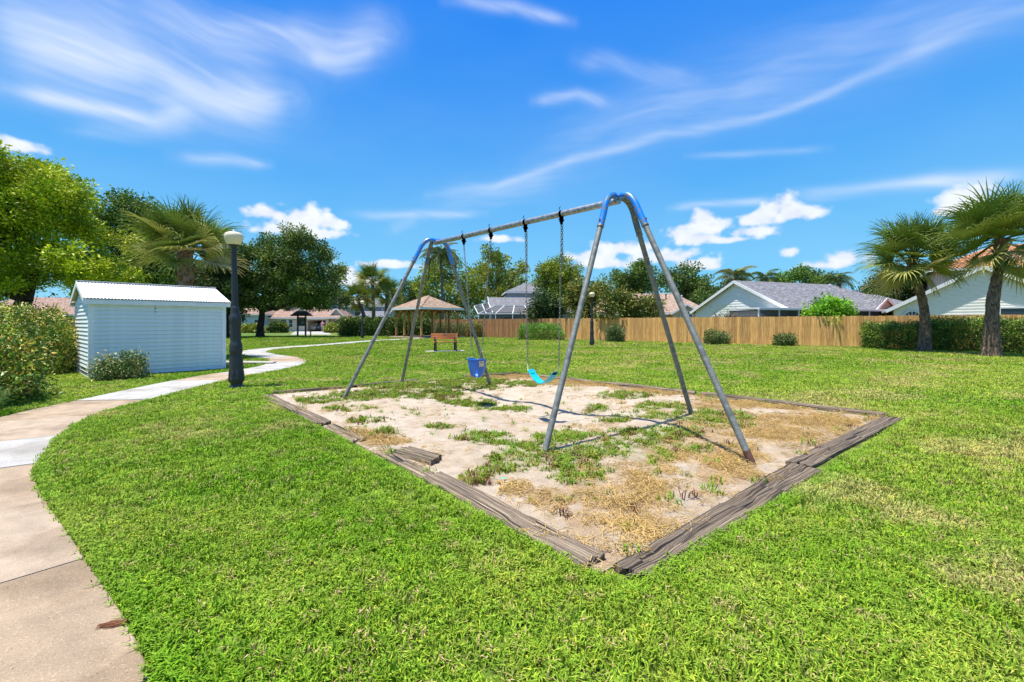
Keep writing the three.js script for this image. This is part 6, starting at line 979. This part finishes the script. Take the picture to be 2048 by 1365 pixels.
{
  const p = thing('person', 'person in pink top and grey trousers standing on the driveway, one arm out', 'person', V((645 - CX) / F * 75, 0.02, 75), 0.4), S = (x, y, z) => X3(x, y, z);
  const arms = [[S(-0.19, 1.4, 0), S(-0.25, 1.12, 0.03), 0.05, 0.042], [S(-0.25, 1.12, 0.03), S(-0.2, 0.9, 0.12), 0.04, 0.03], [S(0.19, 1.4, 0), S(0.33, 1.2, 0.08), 0.05, 0.042], [S(0.33, 1.2, 0.08), S(0.48, 1.36, 0.16), 0.04, 0.03]];
  const hand = (c, s) => [[c, c.clone().add(S(s * 0.02, s * 0.06, 0.03)), 0.03, 0.026], ...[-0.03, -0.01, 0.012, 0.032].map((o) => [c.clone().add(S(o, s * 0.06, 0.03)), c.clone().add(S(o * 1.4, s * 0.13, 0.05)), 0.011, 0.009]), [c.clone().add(S(0.03, s * 0.02, 0.02)), c.clone().add(S(0.065, s * 0.07, 0.05)), 0.012, 0.01]];
  const body = [[S(0, 1.42, 0), S(0, 1.54, 0.01), 0.055, 0.05], [S(0, 1.58, 0.01), S(0, 1.68, 0.0), 0.088, 0.095], [S(0, 1.6, 0.1), S(0, 1.575, 0.115), 0.016, 0.02], [S(-0.095, 1.62, 0), S(-0.1, 1.6, 0), 0.02, 0.02], [S(0.095, 1.62, 0), S(0.1, 1.6, 0), 0.02, 0.02], [S(0, 1.0, 0), S(0, 1.38, 0), 0.13, 0.15], [S(-0.16, 1.4, 0), S(0.16, 1.4, 0), 0.06, 0.06], [S(-0.09, 0.95, 0), S(-0.1, 0.5, 0.02), 0.085, 0.06], [S(-0.1, 0.5, 0.02), S(-0.11, 0.09, 0), 0.058, 0.04], [S(0.09, 0.95, 0), S(0.11, 0.5, 0.03), 0.085, 0.06], [S(0.11, 0.5, 0.03), S(0.13, 0.09, 0), 0.058, 0.04], [S(-0.11, 0.04, -0.03), S(-0.12, 0.03, 0.14), 0.04, 0.03], [S(0.13, 0.04, -0.03), S(0.14, 0.03, 0.14), 0.04, 0.03], ...arms, ...hand(arms[1][1], -1), ...hand(arms[3][1], 1)];
  const b = part(p, 'body', figure(body, 84, 1.9, S(0, 0.87, 0)), mat(0.45, 0.27, 0.19));
  part(b, 'shirt', figure([[S(0, 0.98, 0), S(0, 1.38, 0), 0.15, 0.165], [S(-0.17, 1.41, 0), S(0.17, 1.41, 0), 0.072, 0.072], [S(-0.19, 1.4, 0), S(-0.235, 1.18, 0.02), 0.064, 0.06], [S(0.19, 1.4, 0), S(0.29, 1.25, 0.06), 0.064, 0.06]], 48, 1.0, S(0, 1.2, 0)), mat(0.62, 0.28, 0.36));
  part(b, 'trousers', figure([[S(0, 0.94, 0), S(0, 0.99, 0), 0.145, 0.145], [S(-0.09, 0.93, 0), S(-0.1, 0.5, 0.02), 0.1, 0.078], [S(-0.1, 0.5, 0.02), S(-0.11, 0.12, 0), 0.076, 0.065], [S(0.09, 0.93, 0), S(0.11, 0.5, 0.03), 0.1, 0.078], [S(0.11, 0.5, 0.03), S(0.13, 0.12, 0), 0.076, 0.065]], 60, 1.3, S(0, 0.58, 0)), mat(0.30, 0.30, 0.32));
  part(b, 'hair', figure([[S(0, 1.7, -0.02), S(0, 1.66, -0.04), 0.1, 0.095], [S(0, 1.62, -0.06), S(0, 1.5, -0.07), 0.07, 0.04]], 28, 0.5, S(0, 1.62, -0.02)), mat(0.05, 0.035, 0.025));
}

// ---------------------------------------------------------------- notice board, box on a post, pole, litter
{
  const k = thing('notice_board', 'roofed wooden notice board on two posts by the driveway', 'notice board', V((603 - CX) / F * 49, 0, 49)), w = mat(0.24, 0.20, 0.15, { map: rep(T.grain, 1), roughness: 0.9 }), dk = mat(0.15, 0.12, 0.10, { map: rep(T.shingle, 1), roughness: 0.95 });
  for (const x of [-0.42, 0.42]) part(k, 'post', box(0.14, 2.35, 0.14, x, 1.175, 0), w);
  part(k, 'board', box(0.66, 0.85, 0.06, 0, 1.62, 0), mat(0.13, 0.15, 0.15, { map: T.stucco })); const pa = [[-0.15, 1.85, 0.2, 0.14], [0.14, 1.84, 0.22, 0.16], [0.12, 1.5, 0.3, 0.36]]; for (const [x, y, a, b] of pa) part(k, 'pinned_sheet', box(a, b, 0.004, x, y, 0.034), mat(0.22, 0.26, 0.28)); part(k, 'rail', box(0.7, 0.09, 0.05, 0, 1.15, 0), w); part(k, 'lamp_box', box(0.16, 0.1, 0.1, -0.2, 2.02, 0.08), mat(0.3, 0.32, 0.33));
  for (const s of [-1, 1]) part(k, 'roof_slope', slab(s > 0 ? [X3(-1.0, 2.22, 0.55), X3(1.0, 2.22, 0.55), X3(0.55, 2.72, 0), X3(-0.55, 2.72, 0)] : [X3(1.0, 2.22, -0.55), X3(-1.0, 2.22, -0.55), X3(-0.55, 2.72, 0), X3(0.55, 2.72, 0)], 0.05), dk);
  for (const s of [-1, 1]) part(k, 'roof_slope', slab(s > 0 ? [X3(1.0, 2.22, 0.55), X3(1.0, 2.22, -0.55), X3(0.55, 2.72, 0)] : [X3(-1.0, 2.22, -0.55), X3(-1.0, 2.22, 0.55), X3(-0.55, 2.72, 0)], 0.05), dk);
}
{ const b = thing('post_box', 'small red and orange box on a short post beside the notice board', 'post box', V((621 - CX) / F * 49, 0, 49)); part(b, 'post', box(0.09, 0.52, 0.09, 0, 0.26, 0), mat(0.2, 0.12, 0.08)); const c = part(b, 'box', merge([box(0.26, 0.2, 0.22, 0, 0.6, 0), tube([X3(-0.13, 0.69, 0), X3(0.13, 0.69, 0)], 0.11, 14)]), mat(0.5, 0.24, 0.06)); part(c, 'flap', box(0.05, 0.16, 0.14, 0.15, 0.62, 0.03), mat(0.45, 0.04, 0.03)); }
{ const p = thing('thin_pole', 'thin pale pole standing between palm clump and gazebo', 'pole', V((777 - CX) / F * 58, 0, 58)); part(p, 'shaft', tube([X3(0, -0.05, 0), X3(0, 5.1, 0)], [0.08, 0.05], 10), mat(0.5, 0.48, 0.44)); part(p, 'cap', clean(new THREE.SphereGeometry(0.07, 10, 8)).translate(0, 5.12, 0), mat(0.5, 0.48, 0.44)); }
{ // fallen pine tuft on the path
  const [x, z] = groundAt(228, 1262), list = []; reseed(701); const gs = []; for (let i = 0; i < 70; i++) { const a = rr(-0.25, 0.25) + 0.5, l = rr(0.04, 0.11); gs.push(box(l, 0.0016, 0.0016, rr(-0.03, 0.03), 0.03 + rr(0, 0.006), rr(-0.012, 0.012), a, 0, rr(-0.05, 0.05))); }
  const t = part(scene, 'pine_tuft', merge(gs), mat(0.22, 0.085, 0.035, { roughness: 0.9 })); t.position.copy(V(x, 0, z)); tag(t, 'fallen brown pine needle tuft lying on the footpath', 'litter');
  const [x2, z2] = groundAt(1007, 968), l = part(scene, 'plastic_scrap', clean(new THREE.PlaneGeometry(0.045, 0.018, 4, 2)).applyMatrix4(M4(0, 0.05, 0, 0.4, -1.4, 0)), mat(0.02, 0.36, 0.28, { side: THREE.DoubleSide })); l.position.copy(V(x2, 0, z2)); tag(l, 'tiny teal plastic scrap lying on the sand', 'litter');
}
renderer.render(scene, camera);
